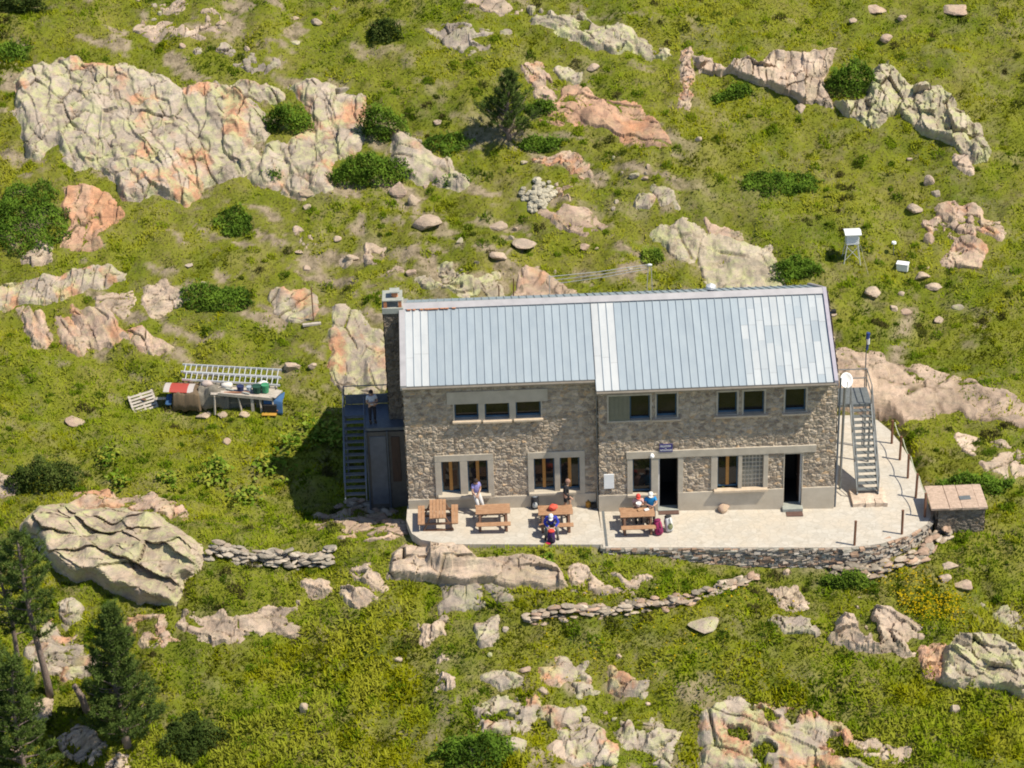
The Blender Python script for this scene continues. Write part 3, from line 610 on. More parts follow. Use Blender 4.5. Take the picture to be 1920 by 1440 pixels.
# concrete surrounds, as boxes standing 3 cm proud of the stone and lining the openings
def band(mb, x0, x1, z0, z1, yp, pr=.075, dp=.28): mb.box((x0, yp-pr, z0), (x1, yp+dp, z1))
def jambs(mb, h, yp, wl, wr, wt, wb=0, pr=.075):
    if wl: band(mb, h[0]-wl, h[0], h[2]-wb, h[3], yp, pr)
    if wr: band(mb, h[1], h[1]+wr, h[2]-wb, h[3], yp, pr)
    if wt: band(mb, h[0]-wl, h[1]+wr, h[3], h[3]+wt, yp, pr)
    if wb: band(mb, h[0], h[1], h[2]-wb, h[2], yp, pr-.004)
s = MB()                                     # right, ground floor: one long lintel with posts
zl0 = max(RD[0][3], RD[1][3], D1[3])+.0; zl1 = zl0+.36
xa, xb = F(1174, 850)[0], F(1530, 845)[0]
band(s, xa, xb, zl0, zl1, 0.0, .10)
for x0, x1, z0 in [(F(1176, 890)[0], RD[0][0], RD[0][2]), (RD[0][1], D1[0], D1[2]), (D1[1], F(1281, 890)[0], D1[2]),
                   (F(1333, 880)[0], RD[1][0], RD[1][2]), (RD[1][1], RD[2][0], RD[1][2]), (RD[2][1], F(1440, 880)[0], RD[2][2])]:
    band(s, x0, x1, z0, zl0, 0.0, .075)
for h in (RD[0], RD[1], RD[2], D1):
    if h[3] < zl0-.004: band(s, h[0], h[1], h[3], zl0, 0.0, .07)
s.box((D2[0]-.05, -.06, D2[2]), (D2[0], .28, D2[3])); s.box((D2[1], -.06, D2[2]), (D2[1]+.05, .28, D2[3])); band(s, D2[0]-.05, D2[1]+.05, D2[3], zl0-.002, 0, .06)
hut(s, 'surround', 'concrete', bevel=.008)
for p, q, x0, x1 in ((LD[0], LD[1], 816, 926), (LD[2], LD[3], 990, 1097)):
    s = MB(); X0, X1 = at(x0, 890, PL)[0], at(x1, 890, PL)[0]; zt_ = max(p[3], q[3]); zb_ = min(p[2], q[2])-.16
    band(s, X0, X1, zt_, zt_+.32, PL, .08)
    for a, b in ((X0, p[0]), (p[1], q[0]), (q[1], X1)): band(s, a, b, zb_, zt_, PL, .075)
    for h in (p, q): band(s, h[0], h[1], zb_, h[2]+.01, PL, .07)
    hut(s, 'surround', 'concrete', bevel=.008)
s = MB()                                     # left, upper floor
X0, X1 = at(838, 760, PL)[0], at(1027, 755, PL)[0]; zt_ = max(h[3] for h in LW); zb_ = min(h[2] for h in LW)-.10
band(s, X0, X1, zt_, zt_+.62, PL, .08)
xs_ = [X0+.25]+[v for h in LW for v in (h[0], h[1])]+[X1-.25]
for a, b in zip(xs_[::2], xs_[1::2]): band(s, a, b, zb_, zt_, PL, .072)
for h in LW: band(s, h[0], h[1], zb_, h[2]+.01, PL, .07); band(s, h[0], h[1], h[3], zt_, PL, .066)
hut(s, 'surround', 'concrete', bevel=.008)
for h in RW: s = MB(); jambs(s, h, 0.0, .07, .07, .08, .06, .058); hut(s, 'surround', 'concrete')
# beam under the eaves
s = MB(); band(s, XL0+.01, XR0-.06, zroof(PL)-.52, zroof(PL)-.14, PL, .07, .2); band(s, XR0-.05, XR1+.05, zroof(0)-.42, zroof(0)-.14, 0, .07, .2)
hut(s, 'eave_beam', 'concrete')
# plinths
def plinth(x0, x1, z1, yp, doors=(), wins=()):
    m_ = MB(); cur = x0
    for h in sorted(doors):
        m_.box((cur, yp-.085, ZB), (h[0], yp+.1, z1)); cur = h[1]
    m_.box((cur, yp-.085, ZB), (x1, yp+.1, z1)); return m_
hut(plinth(XR0-.03, XR1+.03, F(1300, 921)[2], 0.0, (D1, D2)), 'plinth', 'plinth', bevel=.01)
hut(plinth(XL0-.03, XR0-.12, at(950, 929, PL)[2], PL), 'plinth', 'plinth', bevel=.01)
# sills
def sill(x0, x1, z, yp, m_='sill', pr=.2, t=.10): hut(MB().box((x0, yp-pr, z-t), (x1, yp+.05, z)), 'sill', m_, bevel=.012)
for a, b, z in ((1222, 1276, RW[1][2]), (1338, 1441, RW[2][2]), (1465, 1520, RW[4][2])): sill(F(a, 780)[0], F(b, 780)[0], z-.02, 0.0)
for h in LW: sill(h[0]-.10, h[1]+.09, h[2]-.02, PL)
sill(at(822, 930, PL)[0], at(921, 930, PL)[0], LD[0][2]+.0, PL, 'plinth', .26, .16)
sill(at(992, 925, PL)[0], at(1080, 925, PL)[0], LD[2][2]-.01, PL, 'plinth', .22, .12)
sill(F(1176, 925)[0], F(1230, 925)[0], RD[0][2]+.0, 0.0, 'plinth', .2, .13); sill(F(1338, 918)[0], F(1438, 918)[0], RD[1][2]+.0, 0.0, 'sill', .24, .12)
# windows
def window(h, yp, kind):
    y = yp+.17; f = MB(); w = .055
    f.box((h[0], y, h[2]), (h[0]+w, y+.06, h[3])); f.box((h[1]-w, y, h[2]), (h[1], y+.06, h[3]))
    f.box((h[0]+w, y, h[2]), (h[1]-w, y+.06, h[2]+w+.03)); f.box((h[0]+w, y, h[3]-w), (h[1]-w, y+.06, h[3]))
    o = hut(f, 'window', 'blue')
    p = MB(); p.box((h[0]+w, y+.03, h[2]+w), (h[1]-w, y+.045, h[3]-w)); hut(p, 'pane', 'glass', o)
    xm = (h[0]+h[1])/2; q = MB()
    if kind == 'wood':                       # pale wooden inner frame: mullion, cross rails, curtain
        q.box((xm-.07, y-.012, h[2]+w+.03), (xm+.07, y+.028, h[3]-w)); hut(q, 'mullion', 'orange', o)
    if kind == 'casement':
        q.box((xm-.02, y-.006, h[2]+w+.03), (xm+.02, y+.028, h[3]-w)); hut(q, 'mullion', 'blue', o)
    return o
for h in LD: window(h, PL, 'wood')
for h in LW: window(h, PL, 'plain')
window(RD[1], 0, 'wood'); window(RD[0], 0, 'plain')
for h in RW[1:]: window(h, 0, 'plain')
xm = F(1181, 765)[0]
window((xm, RW[0][1], RW[0][2], RW[0][3]), 0, 'plain')
m_ = MB(); m_.box((RW[0][0], -.02, RW[0][2]), (xm-.01, .03, RW[0][3]))
for k in range(5): m_.box((RW[0][0]+.06+k*.19, -.032, RW[0][2]+.05), (RW[0][0]+.075+k*.19, -.02, RW[0][3]-.05))
hut(m_, 'shutter', 'shutter')
h = RD[2]; o = hut(MB().box((h[0], .08, h[2]), (h[1], .12, h[3])), 'glass_block_window', 'concrete'); m_ = MB()
for i in range(6):
    for j in range(8):
        w_, t_ = (h[1]-h[0])/6, (h[3]-h[2])/8
        m_.box((h[0]+w_*(i+.14), .055, h[2]+t_*(j+.14)), (h[0]+w_*(i+.86), .079, h[2]+t_*(j+.86)))
hut(m_, 'glass_block', 'glassblock', o, bevel=.012)
# doors stand open to dark rooms
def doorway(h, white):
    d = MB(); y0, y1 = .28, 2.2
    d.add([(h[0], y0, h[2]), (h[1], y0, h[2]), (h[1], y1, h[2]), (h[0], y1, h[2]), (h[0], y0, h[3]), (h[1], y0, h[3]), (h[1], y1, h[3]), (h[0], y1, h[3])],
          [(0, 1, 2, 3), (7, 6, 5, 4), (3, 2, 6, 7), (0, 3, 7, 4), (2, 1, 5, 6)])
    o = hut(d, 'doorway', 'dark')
    w = h[1]-h[0]
    lf = MB(); x = h[0]+.06 if not white else h[1]-.06
    lf.box((x-.025, .30, h[2]+.02), (x+.025, .30+w*.9, h[3]-.03)); dl = hut(lf, 'door', 'doorwood', o)
    hut(MB().tube([(x+(.05 if not white else -.05), .30+w*.8, h[2]+1.05), (x+(.05 if not white else -.05), .30+w*.66, h[2]+1.05)], .014, 6), 'handle', 'steel', dl)
    j = MB(); xx = h[0] if not white else h[1]-.07
    j.box((xx, .1, h[2]), (xx+.07, .16, h[3]-.02)); hut(j, 'door_jamb', 'doorwhite', o)
doorway(D1, False); doorway(D2, True)
zt1 = TS*((D1[0]+D1[1])/2); zt2 = TS*((D2[0]+D2[1])/2)
hut(MB().box((D2[0]-.06, -.35, zt2-.1), (D2[1]+.06, .27, D2[2]-.004)), 'doorstep', 'coping', bevel=.012); hut(MB().box((D1[0]-.02, -.14, zt1-.1), (D1[1]+.02, .27, D1[2]-.004)), 'doorstep', 'coping', bevel=.012)
tag(MB().box((D1[0], -.42, zt1+.004), (D1[1]+.03, -.142, zt1+.03)).build('doormat', M['mat'], origin=(D1[0], -.3, zt1)), 'brown doormat lying in front of the dark open main doorway', 'doormat')
tag(MB().box((D2[0]+.08, -.72, zt2+.004), (D2[1]+.03, -.36, zt2+.03)).build('doormat', M['mat'], origin=(D2[0], -.6, zt2)), 'brown doormat below the step of the right hand doorway', 'doormat')

# roof: standing seam sheets
def roofpiece(x0, x1, ye, cols, seed, back=True):
    r = random.Random(seed); mb = MB(); n = len(cols); w = (x1-x0)/n; th = .05
    def pt(x, y, dz=0): return (x, y, zroof(y)+dz)
    for i, kind in enumerate(cols):
        a, b = x0+i*w, x0+(i+1)*w
        cuts = [ye, YR]
        if kind == 'w': cuts = [ye]+sorted(ye+(YR-ye)*t for t in (r.uniform(.25, .4), r.uniform(.6, .78)))+[YR]
        if kind == 'm': cuts = [ye]+sorted(ye+(YR-ye)*t for t in (r.uniform(.08, .22), r.uniform(.3, .5), r.uniform(.55, .7), r.uniform(.8, .93)))+[YR]
        for k in range(len(cuts)-1):
            u, v = cuts[k], cuts[k+1]; q = r.uniform(.96, 1.04)
            blue = np.array((.335, .385, .41))*q; white = np.array((.52, .53, .515))*q
            if kind == 'b': mb.c = tuple(blue)
            elif kind == 'w': mb.c = tuple(white)
            else: mb.c = tuple(blue*(1-(t := r.choice((.15, .35, .5, .65, .75))))+white*t)
            g = .0 if k == 0 else .004
            dz = .003*(k % 2)
            mb.add([pt(a, u+g, dz), pt(b, u+g, dz), pt(b, v, dz), pt(a, v, dz)], [(0, 1, 2, 3)])
        mb.c = (.33, .40, .45)
        if back: mb.add([pt(a, YR), pt(b, YR), pt(b, YB+.4), pt(a, YB+.4)], [(0, 1, 2, 3)])
    mb.c = (.30, .35, .38)
    for i in range(n+1):
        a = x0+i*w
        for u, v in ((ye, YR),)+(((YR, YB+.4),) if back else ()):
            V = [(a-.011, u, zroof(u)), (a+.011, u, zroof(u)), (a+.011, u, zroof(u)+.042), (a-.011, u, zroof(u)+.042), (a-.011, v, zroof(v)), (a+.011, v, zroof(v)), (a+.011, v, zroof(v)+.042), (a-.011, v, zroof(v)+.042)]
            mb.add(V, [(0, 3, 2, 1), (4, 5, 6, 7), (0, 1, 5, 4), (1, 2, 6, 5), (2, 3, 7, 6), (3, 0, 4, 7)])
    mb.c = (.25, .23, .2)                     # underside and front edge
    U = -.11
    mb.add([pt(x0, ye, 0), pt(x1, ye, 0), pt(x1, ye, U), pt(x0, ye, U)], [(3, 2, 1, 0)])
    mb.add([pt(x0, ye, U), pt(x1, ye, U), pt(x1, YR, U), pt(x0, YR, U), pt(x1, YB+.4, U), pt(x0, YB+.4, U)], [(0, 3, 2, 1), (3, 5, 4, 2)])
    mb.add([pt(x0, ye, 0), pt(x0, ye, U), pt(x0, YR, U), pt(x0, YR, 0), pt(x0, YB+.4, U), pt(x0, YB+.4, 0)], [(0, 1, 2, 3), (3, 2, 4, 5)][::1])
    mb.add([pt(x1, ye, 0), pt(x1, ye, U), pt(x1, YR, U), pt(x1, YR, 0), pt(x1, YB+.4, U), pt(x1, YB+.4, 0)], [(3, 2, 1, 0), (5, 4, 2, 3)])
    return mb
XM = at(1117, 720, 0)[0]; XRE = at(1569, 710, -.35)[0]-.12; XLE = at(762, 719, .05)[0]
hut(roofpiece(XLE, XM, .05, 'www'+'b'*21, 5), 'roof', 'zinc')
hut(roofpiece(XM, XRE, YE, 'www'+'b'*16+'m'*11, 6), 'roof', 'zinc')
def verge(x0, x1, ye, m_, up):
    mb = MB()
    for u, v in ((ye-.03, YR), (YR, YB+.42)):
        V = [(x, y, zroof(y)+d) for y in (u, v) for x, d in ((x0, -.16), (x1, -.16), (x1, up), (x0, up))]
        mb.add(V, MB.BF)
    hut(mb, 'verge_trim', m_)
verge(XLE-.27, XLE-.006, .05, 'flash', .075); verge(XRE+.006, XRE+.17, YE, 'verge', .10)
for x0, x1, q in ((XLE-.27, XM-.004, 0), (XM, XRE+.17, 0)):   # ridge cap: two folded strips
    mb = MB()
    for y0, y1 in ((YR-.30, YR), (YR, YR+.30)):
        mb.add([(x, y, zroof(y)+d) for y in (y0, y1) for x, d in ((x0, .058), (x1, .058), (x1, .085), (x0, .085))], MB.BF)
    hut(mb, 'ridge_cap', 'flash')
mb = MB()
for k in range(9): mb.cbox((XLE+.2+k*.24+rnd.uniform(-.05, .05), YR-.31, zroof(YR-.31)+.07), (rnd.uniform(.12, .24), .10, .035), jit=.1)
hut(mb, 'ridge_mortar', 'clay')
# gutters under the eaves
hut(MB().tube([(XLE-.2, .05-.05, zroof(.05)-.10), (XM-.05, .0, zroof(.05)-.10)], .06, 8), 'gutter', 'soffit')
hut(MB().tube([(XM, YE-.05, zroof(YE)-.10), (XRE+.1, YE-.05, zroof(YE)-.10)], .06, 8), 'gutter', 'soffit')
hut(MB().tube([(XR0-.06, .14, ZE-.1), (XR0-.06, .12, .0)], .04, 8), 'downpipe', 'steel')
hut(MB().tube([(XR1+.11, -.02, ZE-.1), (XR1+.10, .06, -.3)], .045, 8), 'downpipe', 'darksteel')
# soffit board under the wide part of the roof step
hut(MB().box((XM-.02, YE+.03, zroof(YE)-.16), (XM+.02, PL, zroof(YE)-.03)), 'fascia', 'soffit')
# chimney on the left gable
cxa, cxb = at(722, 640, 3.75)[0], at(757, 640, 3.75)[0]; ztop = at(740, 577, 3.75)[2]
ch = rubble('chimney', 'x', 3.75, cxa, cxb, -2, ztop, seed=31, st=.06, amp=.05); ch.data.materials[0] = M['shadedstone']
def side(ax, c, a, b, sg): o = rubble('chimney_side', ax, c, a, b, -2, ztop, seed=33, st=.08, sgn=sg); o.parent = ch; o.data.materials[0] = M['shadedstone']; return o
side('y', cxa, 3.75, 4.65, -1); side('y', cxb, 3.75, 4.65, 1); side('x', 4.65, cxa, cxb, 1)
mb = MB(); mb.box((cxa-.06, 3.68, ztop-.28), (cxb+.06, 4.72, ztop+.02)); hut(mb, 'chimney_coping', 'coping', ch, bevel=.02)
mb = MB()
for x in (cxa+.03, cxb-.15):
    for y in (3.72, 4.5): mb.box((x, y, ztop+.02), (x+.14, y+.14, ztop+.34))
hut(mb, 'cap_post', 'clay', ch)
hut(MB().box((cxa-.03, 3.7, ztop+.34), (cxb+.03, 4.68, ztop+.40)), 'cap_slab', 'coping', ch, bevel=.01)
mb = MB().tube([(cxb-.3, 4.1, ztop+.40), (cxb-.3, 4.1, ztop+.62)], [.15, .13], 10); hut(mb, 'chimney_pot', 'clay', ch)
hut(MB().box((cxb-.52, 3.88, ztop+.66), (cxb-.08, 4.32, ztop+.70)), 'pot_slab', 'coping', ch)
# round vent cowl behind the ridge
v0 = at(1333, 539, 4.9)
mb = MB().tube([(v0[0], 4.9, zroof(4.9)-.05), (v0[0], 4.9, v0[2]-.02)], .16, 12); o = hut(mb, 'vent_pipe', 'darksteel')
hut(MB().tube([(v0[0], 4.9, v0[2]), (v0[0], 4.9, v0[2]+.10), (v0[0], 4.9, v0[2]+.2)], [.24, .22, .05], 12), 'vent_cowl', 'alu', o)
# lean-to wall with doors under the left landing
YL = 3.0; lx0, lx1 = at(689, 870, YL)[0], XL0-.0; zd0 = at(720, 946, YL)[2]; zd1 = at(720, 810, YL)[2]
mb = MB(); mb.box((lx0, YL, -2.4), (lx1-.005, 3.7, zd1)); hut(mb, 'lean_to_wall', 'shadedwall')
d = fr(696, 818, 727, 944, YL); hut(MB().box((d[0], YL-.05, d[2]), (d[1], YL-.004, d[3])), 'door', 'shadeddoor', bevel=.01)
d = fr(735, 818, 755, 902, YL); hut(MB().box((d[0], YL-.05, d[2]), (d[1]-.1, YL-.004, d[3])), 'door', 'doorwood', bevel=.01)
# terrace paving, dry stone retaining walls
def slab(poly, dz=0):
    p = [tuple(q) for q in poly]
    if sum(p[i][0]*p[(i+1) % len(p)][1]-p[(i+1) % len(p)][0]*p[i][1] for i in range(len(p))) < 0: p = p[::-1]
    return MB().prism(p, [TS*q[0]-.4+dz for q in p], [TS*q[0]+dz for q in p])
pl_ = list(TERR_L)+[(XR0-.1, PL+.2), (XL0+.02, PL+.2)]
pr_ = list(TERR_R)+[(XR1+.02, 8.0), (XR1+.02, .2), (XR0-.02, .2)]
pl_[5] = np.array([XR0+.02, pl_[5][1]])
tag(slab(pl_).build('terrace_left_paving', M['paving']), kind='structure')
tag(slab(pr_, -.012).build('terrace_right_paving', M['paving']), kind='structure')
c0 = T(1131, 960); c1 = T(1133, 1024)
tag(MB().box((c0[0]-.06, c1[1], TS*c0[0]-.1), (c0[0]+.05, -.09, TS*c0[0]+.006)).build('terrace_channel', M['steel']), kind='structure')
def drystone(name, label, path, zb, zt_, th=.45, rows=.14, kind='n', cat='wall', closed=False, rough=.03, ln=(.18, .5), top=True):
    """courses of separate looking stones along a path; zb/zt_: functions of (x, y)"""
    mb = MB(); P = [np.array(p[:2], float) for p in path]
    seg = [(a, b) for a, b in zip(P[:-1], P[1:])]
    for a, b in seg:
        L = np.linalg.norm(b-a); d = (b-a)/L; nrm = np.array([d[1], -d[0]])
        z0a = min(zb(*a), zb(*b)); z1a = max(zt_(*a), zt_(*b)); z = z0a-.1
        while z < z1a+.05:
            hgt = rnd.uniform(.6, 1.4)*rows; s_ = -rnd.uniform(0, .2)
            while s_ < L:
                w = rnd.uniform(*ln); c = a+d*(s_+w/2); t_ = zt_(*c)
                last = z+hgt > t_-.02
                if z < t_-.03:
                    hh = min(hgt, t_-z) if not last else max(.05, t_-z+rnd.uniform(-.02, .03))
                    g = rnd.uniform(.6, 1.1); tn = rnd.choice(((1, 1, 1), (1, .9, .82), (.9, .92, .88), (1.05, 1, .95), (1.05, .78, .62)) if kind == 'n' else ((1, .8, .68), (1.05, .9, .8), (1, 1, .95)))
                    mb.c = tuple(g*q for q in tn)
                    rot = Matrix.Rotation(math.atan2(d[1], d[0])+rnd.uniform(-.12, .12), 3, 'Z') @ Matrix.Rotation(rnd.uniform(-.10, .10), 3, 'X')
                    o_ = rnd.uniform(-rough, rough)
                    mb.cbox((c[0]+nrm[0]*o_, c[1]+nrm[1]*o_, z+hh/2), (w*.97, th*rnd.uniform(.8, 1.08), hh*.95), rot, jit=.12)
                s_ += w
            z += hgt
    org = (*P[len(P)//2], zb(*P[len(P)//2]))
    return tag(mb.build(name, M['block'], origin=org), label, cat)
g_ = lambda x, y: gz(x, y)
fe = TPX([(1131, 1030), (1592, 1030)]); off_ = np.array([0, .30])
drystone('retaining_wall', 'dark straight dry stone wall holding up the front edge of the terrace', [fe[0]+off_, (fe[0]+fe[1])/2+off_, fe[1]+off_], lambda x, y: gz(x, y-.7)-.1, lambda x, y: TS*x-.05, rows=.10, ln=(.15, .4))
cv = TPX([(1592, 1030), (1650, 1023), (1702, 1008), (1742, 985), (1750, 965)]); cv = cv+np.array([-.16, .22])
drystone('retaining_wall', 'curved dry stone wall rounding the right corner of the terrace', cv, lambda x, y: gz(x+.2, y-.8)-.1, lambda x, y: TS*x-.05, rough=.06, rows=.10, ln=(.15, .4))
def rubblewall(name, label, path, h, w, sz, tint, cat='wall', den=1.0):
    """loosely piled angular stones following a path, one wall"""
    mb = MB(); b = bmesh.new(); bmesh.ops.create_icosphere(b, subdivisions=2, radius=1); U = np.array([v.co for v in b.verts]); Fs = [[v.index for v in f.verts] for f in b.faces]; b.free()
    g = np.random.default_rng(rnd.randrange(9999)); P = [np.array(p[:2]) for p in path]
    for a, c in zip(P[:-1], P[1:]):
        L = np.linalg.norm(c-a); d = (c-a)/L; nr = np.array([-d[1], d[0]]); n = int(L*h*w*den/(sz**3)*.33)
        for k in range(n):
            t = g.uniform(0, L); hz = g.uniform(0, 1); e = g.uniform(-1, 1)*(1-.45*hz)*w/2; q = a+d*t+nr*e; top = h*(.75+.5*float(fbm(np.array([q[0]*.8]), np.array([q[1]*.8]), 5, 2)[0]))
            nm = g.normal(0, 1, (7, 3))*np.array([1, 1, 1.4]); nm /= np.linalg.norm(nm, axis=1)[:, None]; pr = U @ nm.T
            V = U*np.minimum(np.where(pr > .05, g.uniform(.5, .95, 7)/np.maximum(pr, .05), 9).min(1), 1.2)[:, None]
            ang = math.atan2(d[1], d[0])+g.normal(0, .35); V = V*np.array([1.6, .95, .48])*sz*g.uniform(.55, 1.35); ca, sa = math.cos(ang), math.sin(ang)
            V = V @ np.array([[ca, sa, 0], [-sa, ca, 0], [0, 0, 1]])
            q3 = np.array([q[0], q[1], gz(*q)+hz*top-.05]); l = g.uniform(.65, 1.15); mb.c = tuple(l*np.array(tint[g.integers(len(tint))])); mb.add(V+q3, Fs)
    m = P[len(P)//2]; return tag(mb.build(name, M['block'], origin=(*m, gz(*m))), label, cat)
GP = lambda l: [G(np.array([a*1.]), np.array([b*1.]))[0] for a, b in l]
RT = ((1.05, .9, .77), (1.1, 1.0, .88), (1.0, .76, .62), (.75, .7, .62)); WT = ((1.2, 1.14, 1.04), (1.0, .95, .87), (1.1, .98, .86), (.7, .68, .62))
rubblewall('path_wall', 'long low dry stone wall curving up under the terrace front', GP(((985, 1158), (1040, 1150), (1110, 1145), (1180, 1141), (1250, 1131), (1320, 1116), (1370, 1100), (1415, 1082))), .30, .6, .14, RT)
rubblewall('field_wall', 'rough white stone wall in grass left of the terrace', GP(((395, 1040), (450, 1046), (500, 1055), (560, 1058), (625, 1046))), .55, .75, .15, WT)
rubblewall('stepped_wall', 'lower curved tier of reddish stones around the terrace corner', GP(((1560, 1074), (1620, 1076), (1680, 1064), (1735, 1038), (1768, 1005), (1770, 985), (1758, 966))), .42, .75, .16, RT)

# ------------------------------------------------------------------ vegetation
def leaves(n, c, size, spread, up, col, wid=.5, rg=rng, droop=0.):
    """n leaf triangles about centres c (n,3): returns V, F, C"""
    th = rg.uniform(0, 2*np.pi, n); el = rg.normal(up, spread, n)
    L = size*rg.uniform(.6, 1.35, n)
    d = np.stack([np.cos(th)*np.cos(el), np.sin(th)*np.cos(el), np.sin(el)], -1)
    s = np.stack([-np.sin(th), np.cos(th), rg.normal(0, .35, n)], -1); s /= np.linalg.norm(s, axis=1)[:, None]
    w = (L*wid*.5)[:, None]
    V = np.stack([c-s*w, c+s*w, c+d*L[:, None]], 1).reshape(-1, 3)
    return V, np.arange(n*3).reshape(n, 3), np.repeat(col, 3, 0)
def pal(t, *cs):
    cs = np.array(cs); t = np.clip(t, 0, .9999)*(len(cs)-1); i = t.astype(int); f = (t-i)[:, None]
    return cs[i]*(1-f)+cs[i+1]*f
SH = []                                     # shrubs to keep grass clear of: x, y, r
def grass():
    n = 430000
    y = rng.uniform(-18, 38, n); x = rng.uniform(-1, 1, n)*(28+.12*(y+18))
    xo = rng.triangular(-46, -29, -29, 60000); xo = np.r_[xo, rng.triangular(29, 29, 46, 60000)]; y = np.r_[y, rng.uniform(-21, 42, 120000)]; x = np.r_[x, np.clip(xo, -35.9, 35.9)*1.0]; kk = np.abs(x) < 35.8; x, y = x[kk], y[kk]; n = len(x)
    ra = rock_at(x, y); k = (ra < rng.uniform(-.02, .075, n)) & (pdist(x, y, OUT) < -.06)
    x, y, ra = x[k], y[k], ra[k]; bare = bare_f(x, y)
    k = rng.uniform(0, 1, len(x)) > bare*.93
    x, y, ra = x[k], y[k], ra[k]; n = len(x); z = hs(x, y)+np.clip(ra, 0, .1)
    ring = np.maximum(rock_at(x+.35, y), np.maximum(rock_at(x-.35, y), np.maximum(rock_at(x, y+.3), rock_at(x, y-.45)))) > .0
    u = x*.8+y*.6; v = -x*.6+y*.8
    heath = fbm(u/2.6, v/1.1, 41, 6); lush = fbm(x/6, y/3.5, 51, 4); fine = fbm(u/.9, v/.45, 61, 4); hill = sst(9, 16, y)
    lowf = fbm(x/1.6, y/1.0, 65, 4)
    t = np.clip(.55+(lush-.5)*2.6+(fine-.5)*1.8+(lowf-.5)*1.6+(np.where(y < -3, fbm(x/.45, y/2.4, 69, 3), fbm(x/2.2, y/.45, 70, 3))-.5)*1.5+rng.normal(0, .03, n), 0, 1)
    yel = pal(t, (.085, .10, .005), (.18, .198, .006), (.285, .29, .008), (.325, .345, .012), (.355, .36, .035))
    grn = pal(t, (.05, .086, .005), (.10, .165, .007), (.175, .255, .010), (.245, .32, .014), (.31, .34, .035))
    hue = sst(.42, .60, fbm(x/3.2, y/2.2, 67, 4))[:, None]*.85
    green = yel*(1-hue)+grn*hue
    dry = pal(np.clip((fine-.5)*1.8+.5, 0, 1), (.085, .075, .028), (.17, .14, .06), (.29, .235, .115))
    lw = np.exp(-((x+12)/13)**2-((y-21)/9)**2)
    h = np.clip(sst(.50-.06*lw, .60-.06*lw, heath)*(.25+.5*hill+.3*lw)*(1-.6*np.exp(-((x+2)/7)**2-((y-29)/5)**2)), 0, .95); h = np.maximum(h, ring*(.35+.35*hill))
    m = rng.uniform(0, 1, n) < h
    col = np.where(m[:, None], dry, green)
    tall = sst(-2, -8, y)*sst(.42, .55, lush)
    hg = np.where(m, .075, .075+.06*lush+.05*(fine > .55))*(1+.6*tall)
    V = []; C = []
    for b in range(3):
        w_ = np.ones(n, bool) if b < 2 else (y < -2)
        c = np.stack([x+rng.normal(0, .07, n), y+rng.normal(0, .07, n), z-.02], -1)[w_]
        v_, f, cc = leaves(len(c), c, hg[w_]*1.25, .5, .75, col[w_]*rng.uniform(.95, 1.05, (len(c), 1)), .40)
        V.append(v_); C.append(cc)
    V = np.concatenate(V); C = np.concatenate(C)
    tag(mesh('grass', V, np.arange(len(V)).reshape(-1, 3), M['grass'], col=C), kind='stuff')
def shrub(px0, py0, px1, py1, label, hgt=.6, tone=0, name='shrub', n=None, cat='shrub', leaf=.10, group=None, hfac=None):
    """dense mound of foliage; pixel box gives its outline on the ground"""
    cx = (px0+px1)/2; b = G(np.array([cx, px0, px1]), np.array([py1-(py1-py0)*.35, py1-(py1-py0)*.3, py1-(py1-py0)*.3]))
    p = b[0]; rx = abs(b[2][0]-b[1][0])/2; H_ = hgt
    ry = max(.25, ((py1-py0)/42-H_*.8)/(2*.80)) if hfac is None else hfac
    n = n or int(1900*rx*ry+1500*rx*H_)+300
    a = rng.uniform(0, 2*np.pi, n); q = np.sqrt(rng.uniform(0, 1, n)); s_ = rnd.randrange(999)
    ex = q*np.cos(a); ey = q*np.sin(a)
    lob = .45+1.1*fbm(np.cos(a)*2.2+s_, np.sin(a)*2.2, s_, 4)
    x = p[0]+ex*rx*lob; y = p[1]+ey*ry*lob
    top = np.sqrt(np.clip(1-q**2.4, 0, 1))*(.45+1.1*fbm(x/.45, y/.45, s_+3, 4))
    u = rng.uniform(0, 1, n)**.35
    z = hs(x, y)+H_*top*u+(rng.uniform(0, 1, n) < .10)*rng.uniform(.05, .28, n)
    dk = np.array([(.035, .065, .010), (.10, .18, .02), (.18, .28, .032)]) if tone == 0 else np.array([(.025, .042, .010), (.062, .095, .02), (.12, .15, .035)]) if tone == 1 else np.array([(.06, .11, .014), (.14, .22, .025), (.24, .31, .04)])
    t = np.clip(.30+1.5*(fbm(x/.5, y/.5, s_+9, 4)-.42)+.25*u+rng.normal(-.1, .15, n), 0, 1)
    V, Fs, C = leaves(n, np.stack([x, y, z], -1), leaf*rng.uniform(.5, 1.5, n), .5, .6, pal(t, *dk), .7)
    o = mesh(name, V, Fs, M['leaf'], origin=p, col=C); SH.append((p[0], p[1], max(rx, ry)))
    return tag(o, label, cat, group)
